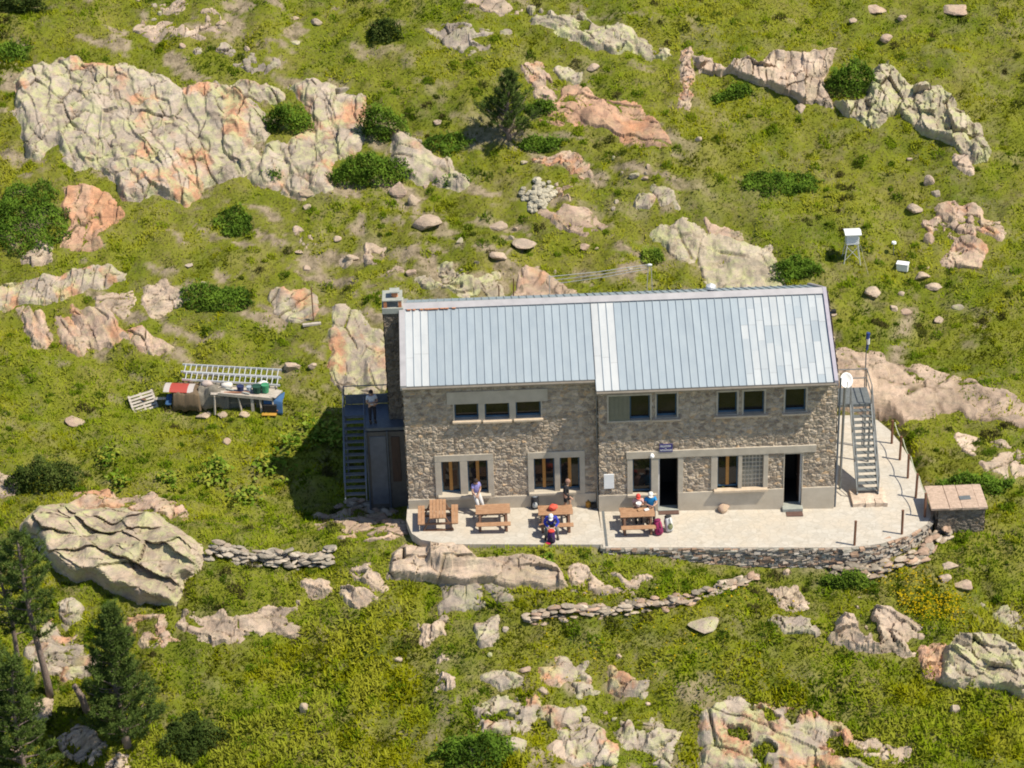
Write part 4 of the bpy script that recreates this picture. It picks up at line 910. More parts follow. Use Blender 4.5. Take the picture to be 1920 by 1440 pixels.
SHR = [
 ((-20, -12, 95, 42), 'dark bush cut by the top left corner of the slope', .9, 1), ((-20, 60, 60, 122), 'low dark green shrub carpet under the dark corner bush', .35, 0),
 ((497, 186, 583, 266), 'round bright green shrub growing on the broad fractured outcrop', 1.2, 0), ((672, 205, 757, 288), 'ball shaped dense dark green shrub above the wide shrub mound', 1.6, 0),
 ((614, 285, 762, 372), 'wide dark green shrub mound below the ball shaped shrub', 1.1, 0), ((-20, 315, 122, 465), 'big spreading dark shrub patch at the left edge', .8, 0),
 ((1545, 112, 1650, 192), 'round green bush between the streaked cliff and the lichen crag', 1.3, 0), ((1330, 155, 1415, 190), 'flat green shrub patch under the streaked cliff', .3, 0),
 ((345, 520, 470, 588), 'flat spreading green shrub uphill of the two ladders', .4, 0), ((985, 178, 1048, 220), 'small green shrub right of the lone pine', .45, 0),
 ((795, 240, 880, 290), 'low green shrub left of the lone pine foot', .3, 0), ((970, 252, 1060, 292), 'low green shrub right of the lone pine foot', .35, 0),
 ((1400, 300, 1550, 375), 'wide low shrub patch on the open right slope', .3, 0), ((1200, 455, 1245, 500), 'small leafy shrub beside the yellow lichen slab', .4, 2),
 ((1440, 470, 1545, 535), 'green shrub patch right of the yellow lichen slab', .4, 0), ((22, 852, 152, 940), 'round dark blackish green bush at the left edge of the meadow', 1.2, 1),
 ((820, 1375, 965, 1445), 'dark green bush at the bottom edge near the pale blocks', .9, 0), ((690, 25, 752, 88), 'thin grey green bush in yellow grass near the top', .8, 1),
 ((300, 1330, 420, 1430), 'dark low juniper at the right foot of the conical pine', .7, 1), ((1545, 1065, 1640, 1110), 'leafy green shrub at the foot of the stepped wall', .5, 2),
 ((1755, 880, 1900, 930), 'bushy green herbs behind the small stone cistern', .5, 0), ((495, 320, 535, 345), 'tiny blue green shrub at the foot of the broad outcrop', .35, 0),
 ((820, 330, 880, 352), 'low green shrub under the smooth tapering slab', .3, 0), ((408, 385, 480, 445), 'dark green heathery clump below the broad outcrop', .22, 0),
 ((130, 20, 132, 22), '', 0, 0),
]
for b, lab, hh, tn in SHR[:-1]: shrub(*b, lab, hh, tn)
# broad leaved herbs by the house and in the meadow
def dock(px, py, w, label, n=150):
    p = G(np.array([px*1.]), np.array([py*1.]))[0]; n = int(n*w)
    x = p[0]+rng.normal(0, w*.42, n); y = p[1]+rng.normal(0, w*.42, n); z = hs(x, y)+rng.uniform(.05, .5, n)
    t = rng.uniform(0, 1, n)
    V, Fs, C = leaves(n, np.stack([x, y, z], -1), .22, .35, .2, pal(t, (.06, .11, .012), (.14, .23, .02), (.26, .34, .05), (.34, .30, .04)), .8)
    tag(mesh('broad_leaved_plant', V, Fs, M['leaf'], origin=p, col=C), label, 'plant', 'broad leaved plants in the meadow')
for a in [(510, 878, 1.0, 'big clump of broad leaves at the left tip of the house shadow'), (600, 815, 1.2, 'broad leaved clump at the top edge of the house shadow'), (545, 835, .6, 'small broad leaved clump between two bigger ones above the house shadow'),
          (400, 900, .8, 'broad leaved clump in the meadow below the pallets'), (408, 878, .5, 'thin broad leaved clump just above another in the meadow'), (205, 865, .7, 'broad leaved clump right of the round blackish bush'),
          (465, 935, .9, 'broad leaved clump below the house shadow'), (225, 910, .5, 'low broad leaved plant close to the large boulder top'), (320, 905, .6, 'broad leaved plant in the open meadow between bush and shadow'),
          (625, 830, .7, 'broad leaved clump touching the left staircase'), (1025, 1056, .45, 'yellowing leafy plant at the terrace front edge')]: dock(*a)
# yellow flowers
def flowers():
    q = G(rng.uniform(1690, 1800, 160), rng.uniform(1120, 1165, 160)); n = 450; i = rng.integers(0, 160, n)
    x = q[i, 0]+rng.normal(0, .25, n); y = q[i, 1]+rng.normal(0, .2, n)
    x = np.r_[x, rng.normal(13.2, .9, 120), rng.uniform(-3, 8, 160)]; y = np.r_[y, rng.normal(-4.3, .6, 120), rng.uniform(-9, -5, 160)]
    n = len(x); z = hs(x, y)+rng.uniform(.2, .4, n)
    V, Fs, C = leaves(n, np.stack([x, y, z], -1), .09, .3, .1, np.tile((.50, .36, .01), (n, 1))*rng.uniform(.7, 1.1, (n, 1)), .9)
    tag(mesh('yellow_flowers', V, Fs, M['leaf'], col=C), kind='stuff')
flowers()
# pines
def pine(px, py, H_, label, rprof, lean=(0, 0), bare=.2, tr=.13, dens=1., seed=0, cat='pine tree', p=None, dk=None, nb=46, up=.35):
    """rprof(t): crown radius at relative height t"""
    r = random.Random(seed); g = np.random.default_rng(seed+5)
    if p is None: p = G(np.array([px*1.]), np.array([py*1.]))[0]
    root = thing('pine_tree', label, cat, p)
    def axis(t): return Vector((p[0]+lean[0]*t**1.3+.09*math.sin(5*t+seed), p[1]+lean[1]*t+.06*math.cos(4*t+seed), p[2]-.1+H_*t))
    tm = MB().tube([axis(i/10) for i in range(11)], [tr*(1-.88*i/10)+.012 for i in range(11)], 8)
    tro = tm.build('trunk', M['bark'], root, origin=p, smooth=True)
    lm = MB(); cs = []; ds = []
    for i in range(nb):
        t = bare+(1-bare)*((i+r.random())/nb)**.9
        R_ = rprof(t)*r.uniform(.7, 1.15)
        if R_ < .05: continue
        a = i*2.4+r.uniform(-.5, .5); o = axis(min(t, .99))
        tilt = up*(1.2-t*.2)+r.uniform(-.15, .25)
        d = Vector((math.cos(a), math.sin(a), tilt)); L = R_
        pts = [o, o+d*L*.5+Vector((0, 0, -.05*L)), o+d*L+Vector((0, 0, .10*L))]
        lm.tube(pts, [.045*(1-t)+.014, .03*(1-t)+.01, .008], 5)
        k = max(3, int(R_*7))
        for j in range(k):
            f = .28+.72*(j+r.random())/k; q = pts[0].lerp(pts[1], f*2) if f < .5 else pts[1].lerp(pts[2], f*2-1)
            side = r.choice((-1, 1))*r.uniform(0, .38)*L*(1.15-f*.8)
            q = q+Vector((-math.sin(a)*side, math.cos(a)*side, r.uniform(-.05, .16)))
            cs.append(tuple(q)); ds.append((d.x*.6-math.sin(a)*side*.8, d.y*.6+math.cos(a)*side*.8, .75))
    for k in range(4): q = axis(1.0); cs.append((q.x, q.y, q.z-.12*k)); ds.append((0, 0, 1))
    lm.build('limbs', M['bark'], tro, origin=p)
    cs = np.array(cs); ds = np.array(ds); ds /= np.linalg.norm(ds, axis=1)[:, None]
    per = int(44*dens); n = len(cs)*per; ci = np.repeat(np.arange(len(cs)), per)
    dirs = g.normal(0, .62, (n, 3))+ds[ci]; dirs /= np.linalg.norm(dirs, axis=1)[:, None]
    c = cs[ci]+dirs*g.uniform(.0, .14, (n, 1))+ds[ci]*g.uniform(-.12, .14, (n, 1)); L = g.uniform(.10, .19, n)[:, None]
    s = np.cross(dirs, g.normal(0, 1, (n, 3))); s /= np.linalg.norm(s, axis=1)[:, None]
    V = np.stack([c-s*.022, c+s*.022, c+dirs*L], 1).reshape(-1, 3)
    t = np.clip(.45+g.normal(0, .16, n)+.25*(g.uniform(0, 1, len(cs))[ci]-.5), 0, 1)
    C = np.repeat(pal(t, *(dk or ((.035, .058, .015), (.09, .135, .03), (.18, .225, .05)))), 3, 0)
    mesh('crown', V, np.arange(n*3).reshape(-1, 3), M['needle'], root, origin=p, col=C)
    return root
pine(955, 258, 3.7, 'lone dark pine with a spiky top standing high on the slope', lambda t: 1.55*(1-t)**.9*(1 if t < .35 else .8)+.12, bare=.04, seed=3, nb=56, up=.55, dens=.9)
pine(90, 1303, 8.1, 'tall pine with a bare curved trunk right of its neighbours', lambda t: 1.15*math.sin(math.pi*min(1, (t-.34)/.66*.82+.16))+.1 if t > .34 else .35, lean=(-.42, .2), bare=.38, tr=.17, seed=8, nb=40, dens=1.0)
pine(38, 1268, 7.2, 'slender pine with a dark straight trunk at the left edge', lambda t: 1.3*math.sin(math.pi*min(1, (t-.25)/.75*.8+.2))+.1, lean=(-.35, .0), bare=.30, tr=.12, seed=12, nb=42)
pine(235, 1395, 6.9, 'dense conical pine standing apart with foliage down to the ground', lambda t: 1.75*(1-t)**.72*(.9+.1*math.sin(9*t))+.1 if t < .95 else .15, bare=.07, tr=.2, seed=21, nb=120, dens=1.15, up=.45)
pine(48, 1475, 6.4, 'leafy pine filling the bottom left corner', lambda t: 1.45*(1-t)**.6+.15, bare=.06, tr=.12, seed=33, nb=80, dens=1., lean=(.2, 0))
pine(-8, 1420, 7.5, 'pine partly cut off by the left edge of the picture', lambda t: 1.3*(1-t)**.55+.15, bare=.1, tr=.13, seed=37, nb=70)
p_ = G(np.array([165.]), np.array([1335.]))[0]
tag(MB().tube([p_-np.array([0, 0, .2]), p_+np.array([-.2, .1, .7]), p_+np.array([-.45, .1, 1.35])], [.17, .15, .11], 8).build('tree_stump', M['bark'], origin=p_, smooth=True), 'broken leaning grey tree stump beside the conical pine', 'tree stump')
# loose stones in the grass
for px, py, w, h, k, lab in [(592, 42, .5, .4, 'w', 'small white boulder alone in yellow grass at the top'), (805, 418, 1.2, .6, 'w', 'bright white boulder uphill of the chimney'), (775, 378, .5, .6, 'w', 'upright white stone just above the bright white boulder'),
    (748, 358, .7, .7, 'p', 'pinkish boulder beside the wide shrub mound'), (822, 230, .35, .3, 'w', 'tiny white stone left of the lone pine'), (640, 172, .8, .5, 'd', 'dark capped boulder on top of the tall pale slab'), (580, 362, .9, .4, 'p', 'flat pink boulder under the tall pale slab'),
    (1638, 552, .65, .5, 'w', 'pinkish white stone in grass right of the roof end'), (1715, 395, .6, .5, 'w', 'white jagged stone uphill of the rain gauge'), (1742, 455, .6, .7, 'p', 'knobbly pink stone right of the rain gauge'),
    (1728, 518, .7, .35, 'w', 'flat white stone below the white box'), (1750, 537, .8, .2, 'w', 'thin flat stone step lying on the grassy path'), (1695, 585, .5, .3, 'p', 'small brown stone step beside the grassy path'), (1675, 580, .3, .4, 'w', 'small pale stone upright by the path step'), (1757, 602, .4, .35, 'w', 'lone white stone lower on the right slope'),
    (1690, 552, .25, .2, 'w', 'very small white stone on the grassy path'), (1795, 18, 1.2, .3, 'p', 'flat pink slab near the top right corner'), (1690, 35, .5, .4, 'w', 'white stone left of the flat pink slab at the top'), (1640, 20, .9, .35, 'p', 'long pink stone at the top edge'), (1660, 75, .6, .4, 'p', 'pink stone above the lichen crag'),
    (1600, 40, .4, .25, 'w', 'small white stone in the grass at the top right'), (1500, 205, .5, .4, 'w', 'pale stone at the foot of the streaked cliff'), (1310, 265, .3, .35, 'w', 'small white stone on the open slope below the dyke'), (1705, 300, .3, .2, 'w', 'tiny white stone below the lichen crag'), (1740, 345, .45, .6, 'w', 'narrow white stone standing above the brown outcrop'), (1755, 365, .5, .5, 'g', 'grey stone just below the narrow white stone'),
    (1780, 1062, .6, .35, 'w', 'pale stone in the grass right of the stepped wall'), (1772, 1086, .6, .3, 'w', 'slanted white stone under the right end of the stepped wall'), (1805, 1098, .7, .25, 'p', 'flat stone right of the yellow flowers'), (1788, 1334, .35, .5, 'w', 'white stone standing in the lower right grass'), (572, 1330, .35, .5, 'w', 'single white stone in the bright green bank'),
    (1322, 1172, 1.2, .3, 'g', 'flat grey rock in grass below the end of the path wall'), (1040, 1407, 1.1, .5, 'w', 'rounded pale boulder at the bottom centre'), (970, 1400, .8, .5, 'g', 'squarish boulder next to the dark bush at the bottom'), (745, 1238, .3, .25, 'w', 'small white stone in the lower meadow'), (880, 1410, .4, .3, 'w', 'pale stone half hidden by the bottom bush'),
    (660, 485, .5, .3, 'w', 'pale stone between crumbled rocks left of the chimney'), (575, 505, .35, .25, 'w', 'small stone uphill of the flat square slab'), (140, 790, .9, .25, 'p', 'flat pinkish stone in the meadow left of the pallets'), (425, 830, .3, .3, 'p', 'tiny pink stone in the meadow below the tarpaulin heap'), (545, 690, .7, .35, 'w', 'pale stone in the meadow right of the ladders'), (585, 688, .4, .25, 'w', 'small pale stone next to the long slab behind the staircase'),
    (1190, 330, .4, .3, 'g', 'small grey stone above the pair of rounded rocks'), (930, 425, .8, .35, 'w', 'slanted white stone in the grass uphill of the roof'), (985, 460, 1.0, .35, 'w', 'long pale stone lying aslant uphill of the roof'), (935, 480, .7, .35, 'w', 'pale stone close to the lichen outcrop behind the roof'), (1095, 465, .5, .25, 'p', 'small pink stone behind the aerial frame'), (1110, 130, .6, .4, 'w', 'small stone uphill of the rust red slope'),
    (250, 262, .0, 0, 'w', '')][:-1]:
    stone(px, py, w, h, k, lab)
for bx, n in (((550, 290, 1240, 550), 24), ((700, 1150, 1300, 1430), 16), ((250, 0, 560, 140), 10), ((1560, 470, 1900, 640), 4), ((20, 470, 600, 650), 7)):
    for k in range(n): stone(rnd.uniform(bx[0], bx[2]), rnd.uniform(bx[1], bx[3]), .16+.34*rnd.random()**2, .12+.2*rnd.random(), rnd.choice('wwpgl'), 'small angular stone half sunk in the turf of the slope', 'small stones in the turf', 'embedded_stone')
# heap of rounded stones on the slope
hp = G(np.array([1008., 985., 1035.]), np.array([372., 390., 392.]))
mb = MB()
for i in range(75):
    a = rnd.uniform(0, 6.28); q = math.sqrt(rnd.random()); x = hp[0][0]+q*math.cos(a)*(.75+.3*math.sin(3*a)); y = hp[0][1]+q*math.sin(a)*1.1
    g = rnd.uniform(.85, 1.25); mb.c = (g, g, g*.86); s_ = rnd.uniform(.11, .22)
    mb.blob((x, y, gz(x, y)+.30*(1-q**2)+rnd.uniform(0, .08)), (s_*1.1, s_, s_*.8), 8, .16, i)
tag(mb.build('stone_heap', M['block'], origin=hp[0]), 'heap of rounded grey stones lying among heath uphill of the roof', 'stone heap')
ROCKF.append((hp[0][0]-.9, hp[0][1]-1., .1, np.ones((20, 18))))
grass()
def tussocks():
    m = 2600; y = rng.uniform(-17, 37, m); x = rng.uniform(-1, 1, m)*(28+.12*(y+18))
    k = (rock_at(x, y) < -.02) & (pdist(x, y, OUT) < -.25) & (fbm(x/3, y/2, 91, 4) > .44) & (bare_f(x, y) < .5); x, y = x[k], y[k]; m = len(x)
    per = 70; i = np.repeat(np.arange(m), per); n = len(i); r_ = rng.uniform(.10, .30, m)*(1+.5*sst(-3, -8, y))
    a = rng.uniform(0, 6.283, n); q = np.sqrt(rng.uniform(0, 1, n))
    px, py = x[i]+np.cos(a)*q*r_[i]*1.3, y[i]+np.sin(a)*q*r_[i]
    pz = hs(px, py)+r_[i]*.55*(1-q**2)*rng.uniform(.2, 1, n)
    base_t = np.clip(.5+(fbm(x/2, y/2, 93, 3)-.5)*2.4+rng.normal(0, .08, m), 0, 1)
    c = pal(base_t, (.085, .078, .025), (.075, .125, .008), (.13, .205, .010), (.21, .275, .012), (.29, .325, .02))[i]*rng.uniform(.8, 1.2, (n, 1))
    V, Fs, C = leaves(n, np.stack([px, py, pz], -1), .11+.25*r_[i], .5, .8, c, .35)
    tag(mesh('tussock_grass', V, Fs, M['grass'], col=C), kind='stuff')
tussocks()

# ------------------------------------------------------------------ metal staircases
def stair(label, xa, xb, yt, zt_, yb, zb, m_, land, rails, group='metal staircases'):
    """flight from landing edge (yt, zt_) down towards the front (yb, zb)"""
    root = thing('metal_staircase', label, 'staircase', ((xa+xb)/2, yb, zb), group); o = ((xa+xb)/2, yb, zb)
    B = lambda mb, n, mm=m_, p=root, **k: mb.build(n, M[mm], p, origin=o, **k)
    for x in (xa, xb): B(MB().beam((x, yt, zt_-.06), (x, yb, zb+.02), .05, .20), 'stringer')
    n = max(8, round((zt_-zb)/.2))
    for i in range(1, n):
        t = i/n; y = yt+(yb-yt)*t; z = zt_+(zb-zt_)*t
        B(MB().box((xa+.03, y-.13, z-.035), (xb-.03, y+.10, z)), 'tread')
    for x, rl in zip((xa, xb), rails):
        if not rl: continue
        mb = MB(); H_ = .95
        mb.tube([(x, yt, zt_+H_), (x, yb-.02, zb+H_)], .028, 6); mb.tube([(x, yt, zt_+H_*.5), (x, yb, zb+H_*.5)], .018, 6)
        for t in (0, .33, .66, 1): y = yt+(yb-yt)*t; z = zt_+(zb-zt_)*t; mb.tube([(x, y, z-.05), (x, y, z+H_)], .024, 6)
        B(mb, 'handrail')
    x0, x1, y0, y1 = land
    B(MB().box((x0, y0, zt_-.16), (x1, y1, zt_-.02)), 'landing')
    return root, B
# right flight
ys0, ys1 = .75, 3.75
b0, b1 = at(1606, 928, ys0), at(1648, 926, ys0); tz = at(1610, 757, ys1)[2]; zb = b0[2]
xr0, xr1 = b0[0]+.03, b1[0]-.03
root, B = stair('galvanised metal staircase in full sun against the right gable', xr0, xr1, ys1, tz, ys0, zb, 'steel', (XR1+.1, xr1+.03, ys1, ys1+1.5), (1, 1))
mb = MB(); H_ = .95
for p, q in (((xr1, ys1, 0), (xr1, ys1+1.5, 0)), ((XR1+.15, ys1+1.5, 0), (xr1, ys1+1.5, 0))):
    for hh in (H_, H_*.5): mb.tube([(p[0], p[1], tz+hh), (q[0], q[1], tz+hh)], .026, 6)
    for e in (p, q): mb.tube([(e[0], e[1], tz), (e[0], e[1], tz+H_)], .026, 6)
B(mb, 'landing_rail')
mb = MB()
for x in (XR1+.2, xr1): mb.tube([(x, ys1+.1, -.4), (x, ys1+.1, tz-.1)], .05, 6); mb.tube([(x, ys1+1.4, -.4), (x, ys1+1.4, tz-.1)], .05, 6)
B(mb, 'support_post')
q0 = T(1575, 990)
mb = MB(); zt_ = TS*xr0
xs0, xs1 = T(1600, 950)[0], T(1664, 950)[0]
for k, (y0, y1, z0, z1) in enumerate(((ys0-.75, ys0+.5, zt_-.1, zt_+.17), (ys0-.38, ys0+.5, zt_+.17, zb-.02))):
    x = xs0-.02
    while x < xs1-.05:
        w = min(rnd.uniform(.3, .6), xs1-x); g = rnd.uniform(1.25, 1.7); mb.c = (g, g*.88, g*.78)
        mb.cbox((x+w/2, (y0+y1)/2, (z0+z1)/2), (w*.97, y1-y0, z1-z0), jit=.04); x += w
tag(mb.build('stone_step', M['block'], origin=(12, ys0, zt_)), 'two reddish stone steps at the foot of the sunlit staircase', 'steps')
# left flight
yt2, yb2 = 4.2, 1.2
b0, b1 = at(648, 938, yb2), at(688, 940, yb2); t0 = at(668, 768, yt2)
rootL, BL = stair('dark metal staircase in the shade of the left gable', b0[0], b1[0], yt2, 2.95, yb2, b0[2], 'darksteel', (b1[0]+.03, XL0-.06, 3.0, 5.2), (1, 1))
zl = 2.95; xl0, xl1 = b0[0], cxa-.03
mb = MB(); mb.box((xl0, yt2, zl-.16), (b1[0]+.02, 5.2, zl-.02)); BL(mb, 'landing')
mb = MB()
for p, q in (((xl0, yt2, 0), (xl0, 5.2, 0)), ((xl0, 5.2, 0), (xl1, 5.2, 0)), ((b1[0]+.05, 3.05, 0), (XL0-.2, 3.05, 0))):
    for hh in ((H_, H_*.5) if q[1] != 3.05 else ()): mb.tube([(p[0], p[1], zl+hh), (q[0], q[1], zl+hh)], .026, 6)
    for e in (p, q): mb.tube([(e[0], e[1], zl), (e[0], e[1], zl+(H_ if q[1] != 3.05 else .05))], .026, 6)
BL(mb, 'landing_rail')
BL(MB().box((xl0+.05, 5.22, zl-.02), (xl1, 5.26, zl+.42)), 'kick_panel')
mb = MB()
for x in (b1[0]+.06, at(729, 870, 2.95)[0]): mb.tube([(x, 2.94, -1.7), (x, 2.94, zl-.16)], .045, 6)
mb.tube([(xl0, 5.1, -1.5), (xl0, 5.1, zl-.16)], .05, 6)
BL(mb, 'support_post')
rubblewall('stone_step', 'rough pinkish stone threshold at the foot of the dark staircase', GP(((640, 952), (690, 950), (745, 962))), .22, .7, .17, RT, 'steps')

# ------------------------------------------------------------------ things on and by the house
dc = at(1587, 713, 1.4)
root = thing('satellite_dish', 'round white satellite dish on a tall pole by the right gable', 'dish', (dc[0], 1.5, -.3)); o = tuple(root.location)
face = Vector(tuple(CP-dc)).normalized(); face = (face+Vector((.12, 0, .22))).normalized(); qx = face.cross(Vector((0, 0, 1))).normalized(); qy = qx.cross(face)
mb = MB(); V = [Vector(tuple(dc))-face*.10]; Fs = []; n = 20
for k, rr in enumerate((.18, .33, .40)):
    for i in range(n): a = 2*math.pi*i/n; V.append(Vector(tuple(dc))+qx*(rr*.72*math.cos(a))+qy*(rr*.9*math.sin(a))+face*(-.10+.62*rr*rr))
for i in range(n): Fs.append((0, 1+i, 1+(i+1) % n))
for k in range(2):
    for i in range(n): Fs.append((1+k*n+i, 1+(k+1)*n+i, 1+(k+1)*n+(i+1) % n, 1+k*n+(i+1) % n))
mb.add(V, Fs); d_ = mb.build('dish', M['white'], root, origin=o, smooth=True)
sd_ = d_.modifiers.new('thick', 'SOLIDIFY'); sd_.thickness = .02
c_ = Vector(tuple(dc)); hd = c_+face*.42-qy*.12
MB().beam(c_-qy*.36, hd, .03, .03).build('feed_arm', M['steel'], root, origin=o)
MB().tube([hd-face*.08, hd+face*.05], .04, 8).build('receiver', M['white'], root, origin=o)
pb = (dc[0]-.06, 1.55, -.4)
MB().tube([pb, (dc[0]-.03, 1.55, dc[2]-.1), c_-face*.14], .06, 8).build('mast', M['steel'], root, origin=o)
# lamp above the door, lamp on the verge, wall board, name plaque
p = F(1222, 850)
root = thing('wall_lamp', 'small white wall lamp above the main doorway lintel', 'lamp', p)
MB().tube([(p[0], -.02, p[2]), (p[0], -.16, p[2])], [.06, .07], 10).build('lamp_base', M['white'], root, origin=p)
MB().blob((p[0], -.2, p[2]-.03), (.11, .10, .10), 10, 0).build('lamp_globe', M['white'], root, origin=p, smooth=True)
p = at(1551, 576, 2.8); zz = zroof(2.8); p = np.array([XRE+.2, 2.8, zz+.02])
root = thing('flood_lamp', 'small black floodlight clamped to the right edge of the roof', 'lamp', p)
MB().box(p+[-.06, -.04, -.04], p+[.12, .04, .02]).build('bracket', M['darksteel'], root, origin=p)
MB().box(p+[.06, -.12, .0], p+[.26, .08, .14]).build('lamp_head', M['dark'], root, origin=p)
h = fr(1132, 887, 1151, 914)
root = thing('notice_board', 'white rectangular notice board on the stone wall left of the windows', 'notice board', (h[0], -.08, h[2]))
MB().box((h[0], -.11, h[2]), (h[1], -.07, h[3])).build('board', M['white'], root, origin=tuple(root.location), bevel=.01)
h = fr(1236, 830, 1261, 845)
root = thing('name_plaque', 'dark blue plaque with two pale lines above the main doorway', 'sign', (h[0], -.1, h[2])); o = tuple(root.location)
MB().box((h[0], -.12, h[2]), (h[1], -.09, h[3])).build('plate', M['sign'], root, origin=o)
mb = MB(); W_ = h[1]-h[0]; Hh = h[3]-h[2]
for z0, z1, x0, x1 in ((.62, .88, .08, .92), (.42, .52, .42, .58), (.12, .36, .06, .94)):   # unreadable lettering: rows of letter sized strokes
    x = x0
    while x < x1-.03:
        w = rnd.uniform(.035, .06)
        a, b, c, d = h[0]+W_*x, h[0]+W_*min(x1, x+w), h[2]+Hh*z0, h[2]+Hh*z1
        mb.box((a, -.126, c), (a+.012, -.1205, d)); t = rnd.choice((0, .5, 1)); zz = c+(d-c-.016)*t; mb.box((a+.0125, -.126, zz), (b, -.1205, zz+.016))
        if rnd.random() < .6: mb.box((b-.012, -.126, c+.0165), (b, -.1205, c+(d-c)*.48))
        x += w+.025
mb.build('lettering', M['white'], root, origin=o)
# flag pole by the right staircase
f0 = at(1621, 720, 5.3); f1 = at(1626, 622, 5.3)
root = thing('flag_pole', 'slim pole with a furled blue and white flag behind the right landing', 'flag', (f0[0], 5.3, gz(f0[0], 5.3))); o = tuple(root.location)
MB().tube([(f0[0], 5.3, gz(f0[0], 5.3)-.1), (f1[0], 5.3, f1[2])], .025, 6).build('pole', M['darksteel'], root, origin=o)
mb = MB(); z1, z0 = f1[2]-.05, at(1624, 655, 5.3)[2]
for k in range(3):
    mb.c = ((.02, .05, .22), (.7, .7, .7), (.03, .06, .2))[k]; zz = z1-(z1-z0)*k/3; ze = z1-(z1-z0)*(k+1)/3
    mb.tube([(f1[0]+.05, 5.28, zz), (f1[0]+.02+.05*(k % 2), 5.26, ze)], [.10-.02*k, .08-.015*k], 7)
mb.build('flag', M['cloth'], root, origin=o)
# aerial frame with wires behind the ridge
root = thing('wire_aerial', 'thin wire aerial stretched between two frames behind the roof ridge', 'aerial', at(1218, 560, 13.5)); o = tuple(root.location)
a0 = at(1218, 497, 13.5); g0 = gz(a0[0], 13.5)
for dx in (-.14, .14): MB().tube([(a0[0]+dx*1.6, 13.5, g0-.1), (a0[0]+dx*.5, 13.5, a0[2])], .022, 5).build('mast', M['alu'], root, origin=o)
e0 = at(1030, 520, 13.9)
for i in range(3):
    q = at(1216, 496+i*4, 13.5); r_ = at(1030+i*10, 519+i*6, 13.9)
    MB().tube([q, (q+r_)/2-np.array([0, 0, .06]), r_], .017, 5).build('wire', M['alu'], root, origin=o)
MB().tube([(e0[0], 13.9, gz(e0[0], 13.9)-.1), (e0[0], 13.9, e0[2]+.1)], .02, 5).build('mast', M['alu'], root, origin=o)
MB().blob(tuple(a0), (.14, .06, .08), 6, 0).build('insulator', M['white'], root, origin=o)
def pole(px, py0, py1, y, label, r_=.03, lean=0):
    a = at(px, py0, y); g = gz(a[0], y)
    tag(MB().tube([(a[0]+lean, y, min(g, a[2])-.1), (a[0], y, at(px, py1, y)[2])], r_, 6).build('thin_pole', M['darkwood'], origin=(a[0], y, g)), label, 'pole')
pole(936, 565, 535, 13.5, 'thin dark pole just behind the ridge, left one of two'); pole(964, 560, 522, 13.5, 'reddish thin pole beside the pinkish slanted slab', .03, -.1)
pp = G(np.array([588., 585.]), np.array([602., 608.]))
tag(MB().tube([pp[0]-np.array([0, 0, .1]), pp[0]+np.array([0, 0, 1.9])], .03, 6).build('thin_pole', M['darkwood'], origin=pp[0]), 'tall thin dark post standing beside the flat square slab', 'pole')
tag(MB().cbox(pp[1]+np.array([0, -.1, .06]), (.9, .18, .1), Matrix.Rotation(.15, 3, 'Z')).build('plank', M['woodgrey'], origin=pp[1]), 'short grey plank lying at the foot of the tall thin post', 'plank')
# weather station
w0 = G(np.array([1580., 1612.]), np.array([488., 490.])); wc = (w0[0]+w0[1])/2; sw = .37
root = thing('weather_screen', 'white louvred weather screen standing on four tall legs', 'weather screen', wc); o = tuple(wc)
zt_ = wc[2]+1.02
for sx in (-1, 1):
    for sy in (-1, 1):
        MB().tube([(wc[0]+sx*.42, wc[1]+sy*.36, gz(wc[0]+sx*.42, wc[1]+sy*.36)-.05), (wc[0]+sx*.27, wc[1]+sy*.24, zt_)], .026, 6).build('leg', M['alu'], root, origin=o)
for sx in (-1, 1): MB().tube([(wc[0]+sx*.38, wc[1]-.33, wc[2]+.2), (wc[0]-sx*.29, wc[1]-.25, zt_-.1)], .014, 5).build('brace', M['alu'], root, origin=o)
cb = MB().box((wc[0]-.30, wc[1]-.26, zt_), (wc[0]+.30, wc[1]+.26, zt_+.56))
for k in range(7): cb.box((wc[0]-.315, wc[1]-.275, zt_+.04+k*.075), (wc[0]+.315, wc[1]+.275, zt_+.075+k*.075))
cb.build('louvred_box', M['white'], root, origin=o)
mb = MB(); V = [(wc[0]+sx*.41, wc[1]+sy*.37, z) for z in (zt_+.57, zt_+.61) for sx, sy in ((-1, -1), (1, -1), (1, 1), (-1, 1))]+[(wc[0]-.41, wc[1], zt_+.70), (wc[0]+.41, wc[1], zt_+.70)]
mb.add(V, [(0, 3, 2, 1), (0, 1, 5, 4), (2, 3, 7, 6), (1, 2, 6, 9, 5), (3, 0, 4, 8, 7), (4, 5, 9, 8), (6, 7, 8, 9)]); mb.build('roof', M['white'], root, origin=o)
gp = [wc+np.array([.4, -.1, .95]), G(np.array([1628.]), np.array([515.]))[0]]
tag(MB().tube(gp, .007, 5).build('guy_wire', M['woodgrey'], origin=gp[1]), 'thin stay wire running down from the weather screen', 'wire')
rg_ = G(np.array([1675.]), np.array([478.]))[0]
root = thing('rain_gauge', 'small white rain gauge on a thin post by the weather screen', 'rain gauge', rg_)
MB().tube([rg_-[0, 0, .1], rg_+[0, 0, .62]], .022, 6).build('post', M['steel'], root, origin=rg_)
MB().tube([rg_+[0, 0, .6], rg_+[0, 0, .66], rg_+[0, 0, .74]], [.06, .13, .11], 10).build('gauge_cup', M['white'], root, origin=rg_)
wb = G(np.array([1692.]), np.array([506.]))[0]
root = thing('white_case', 'white box with a lid on the grass by the rain gauge', 'box', wb); rz = Matrix.Rotation(-.35, 3, 'Z')
MB().cbox(wb+[0, 0, .17], (.58, .36, .36), rz).build('case_body', M['white'], root, origin=wb, bevel=.02)
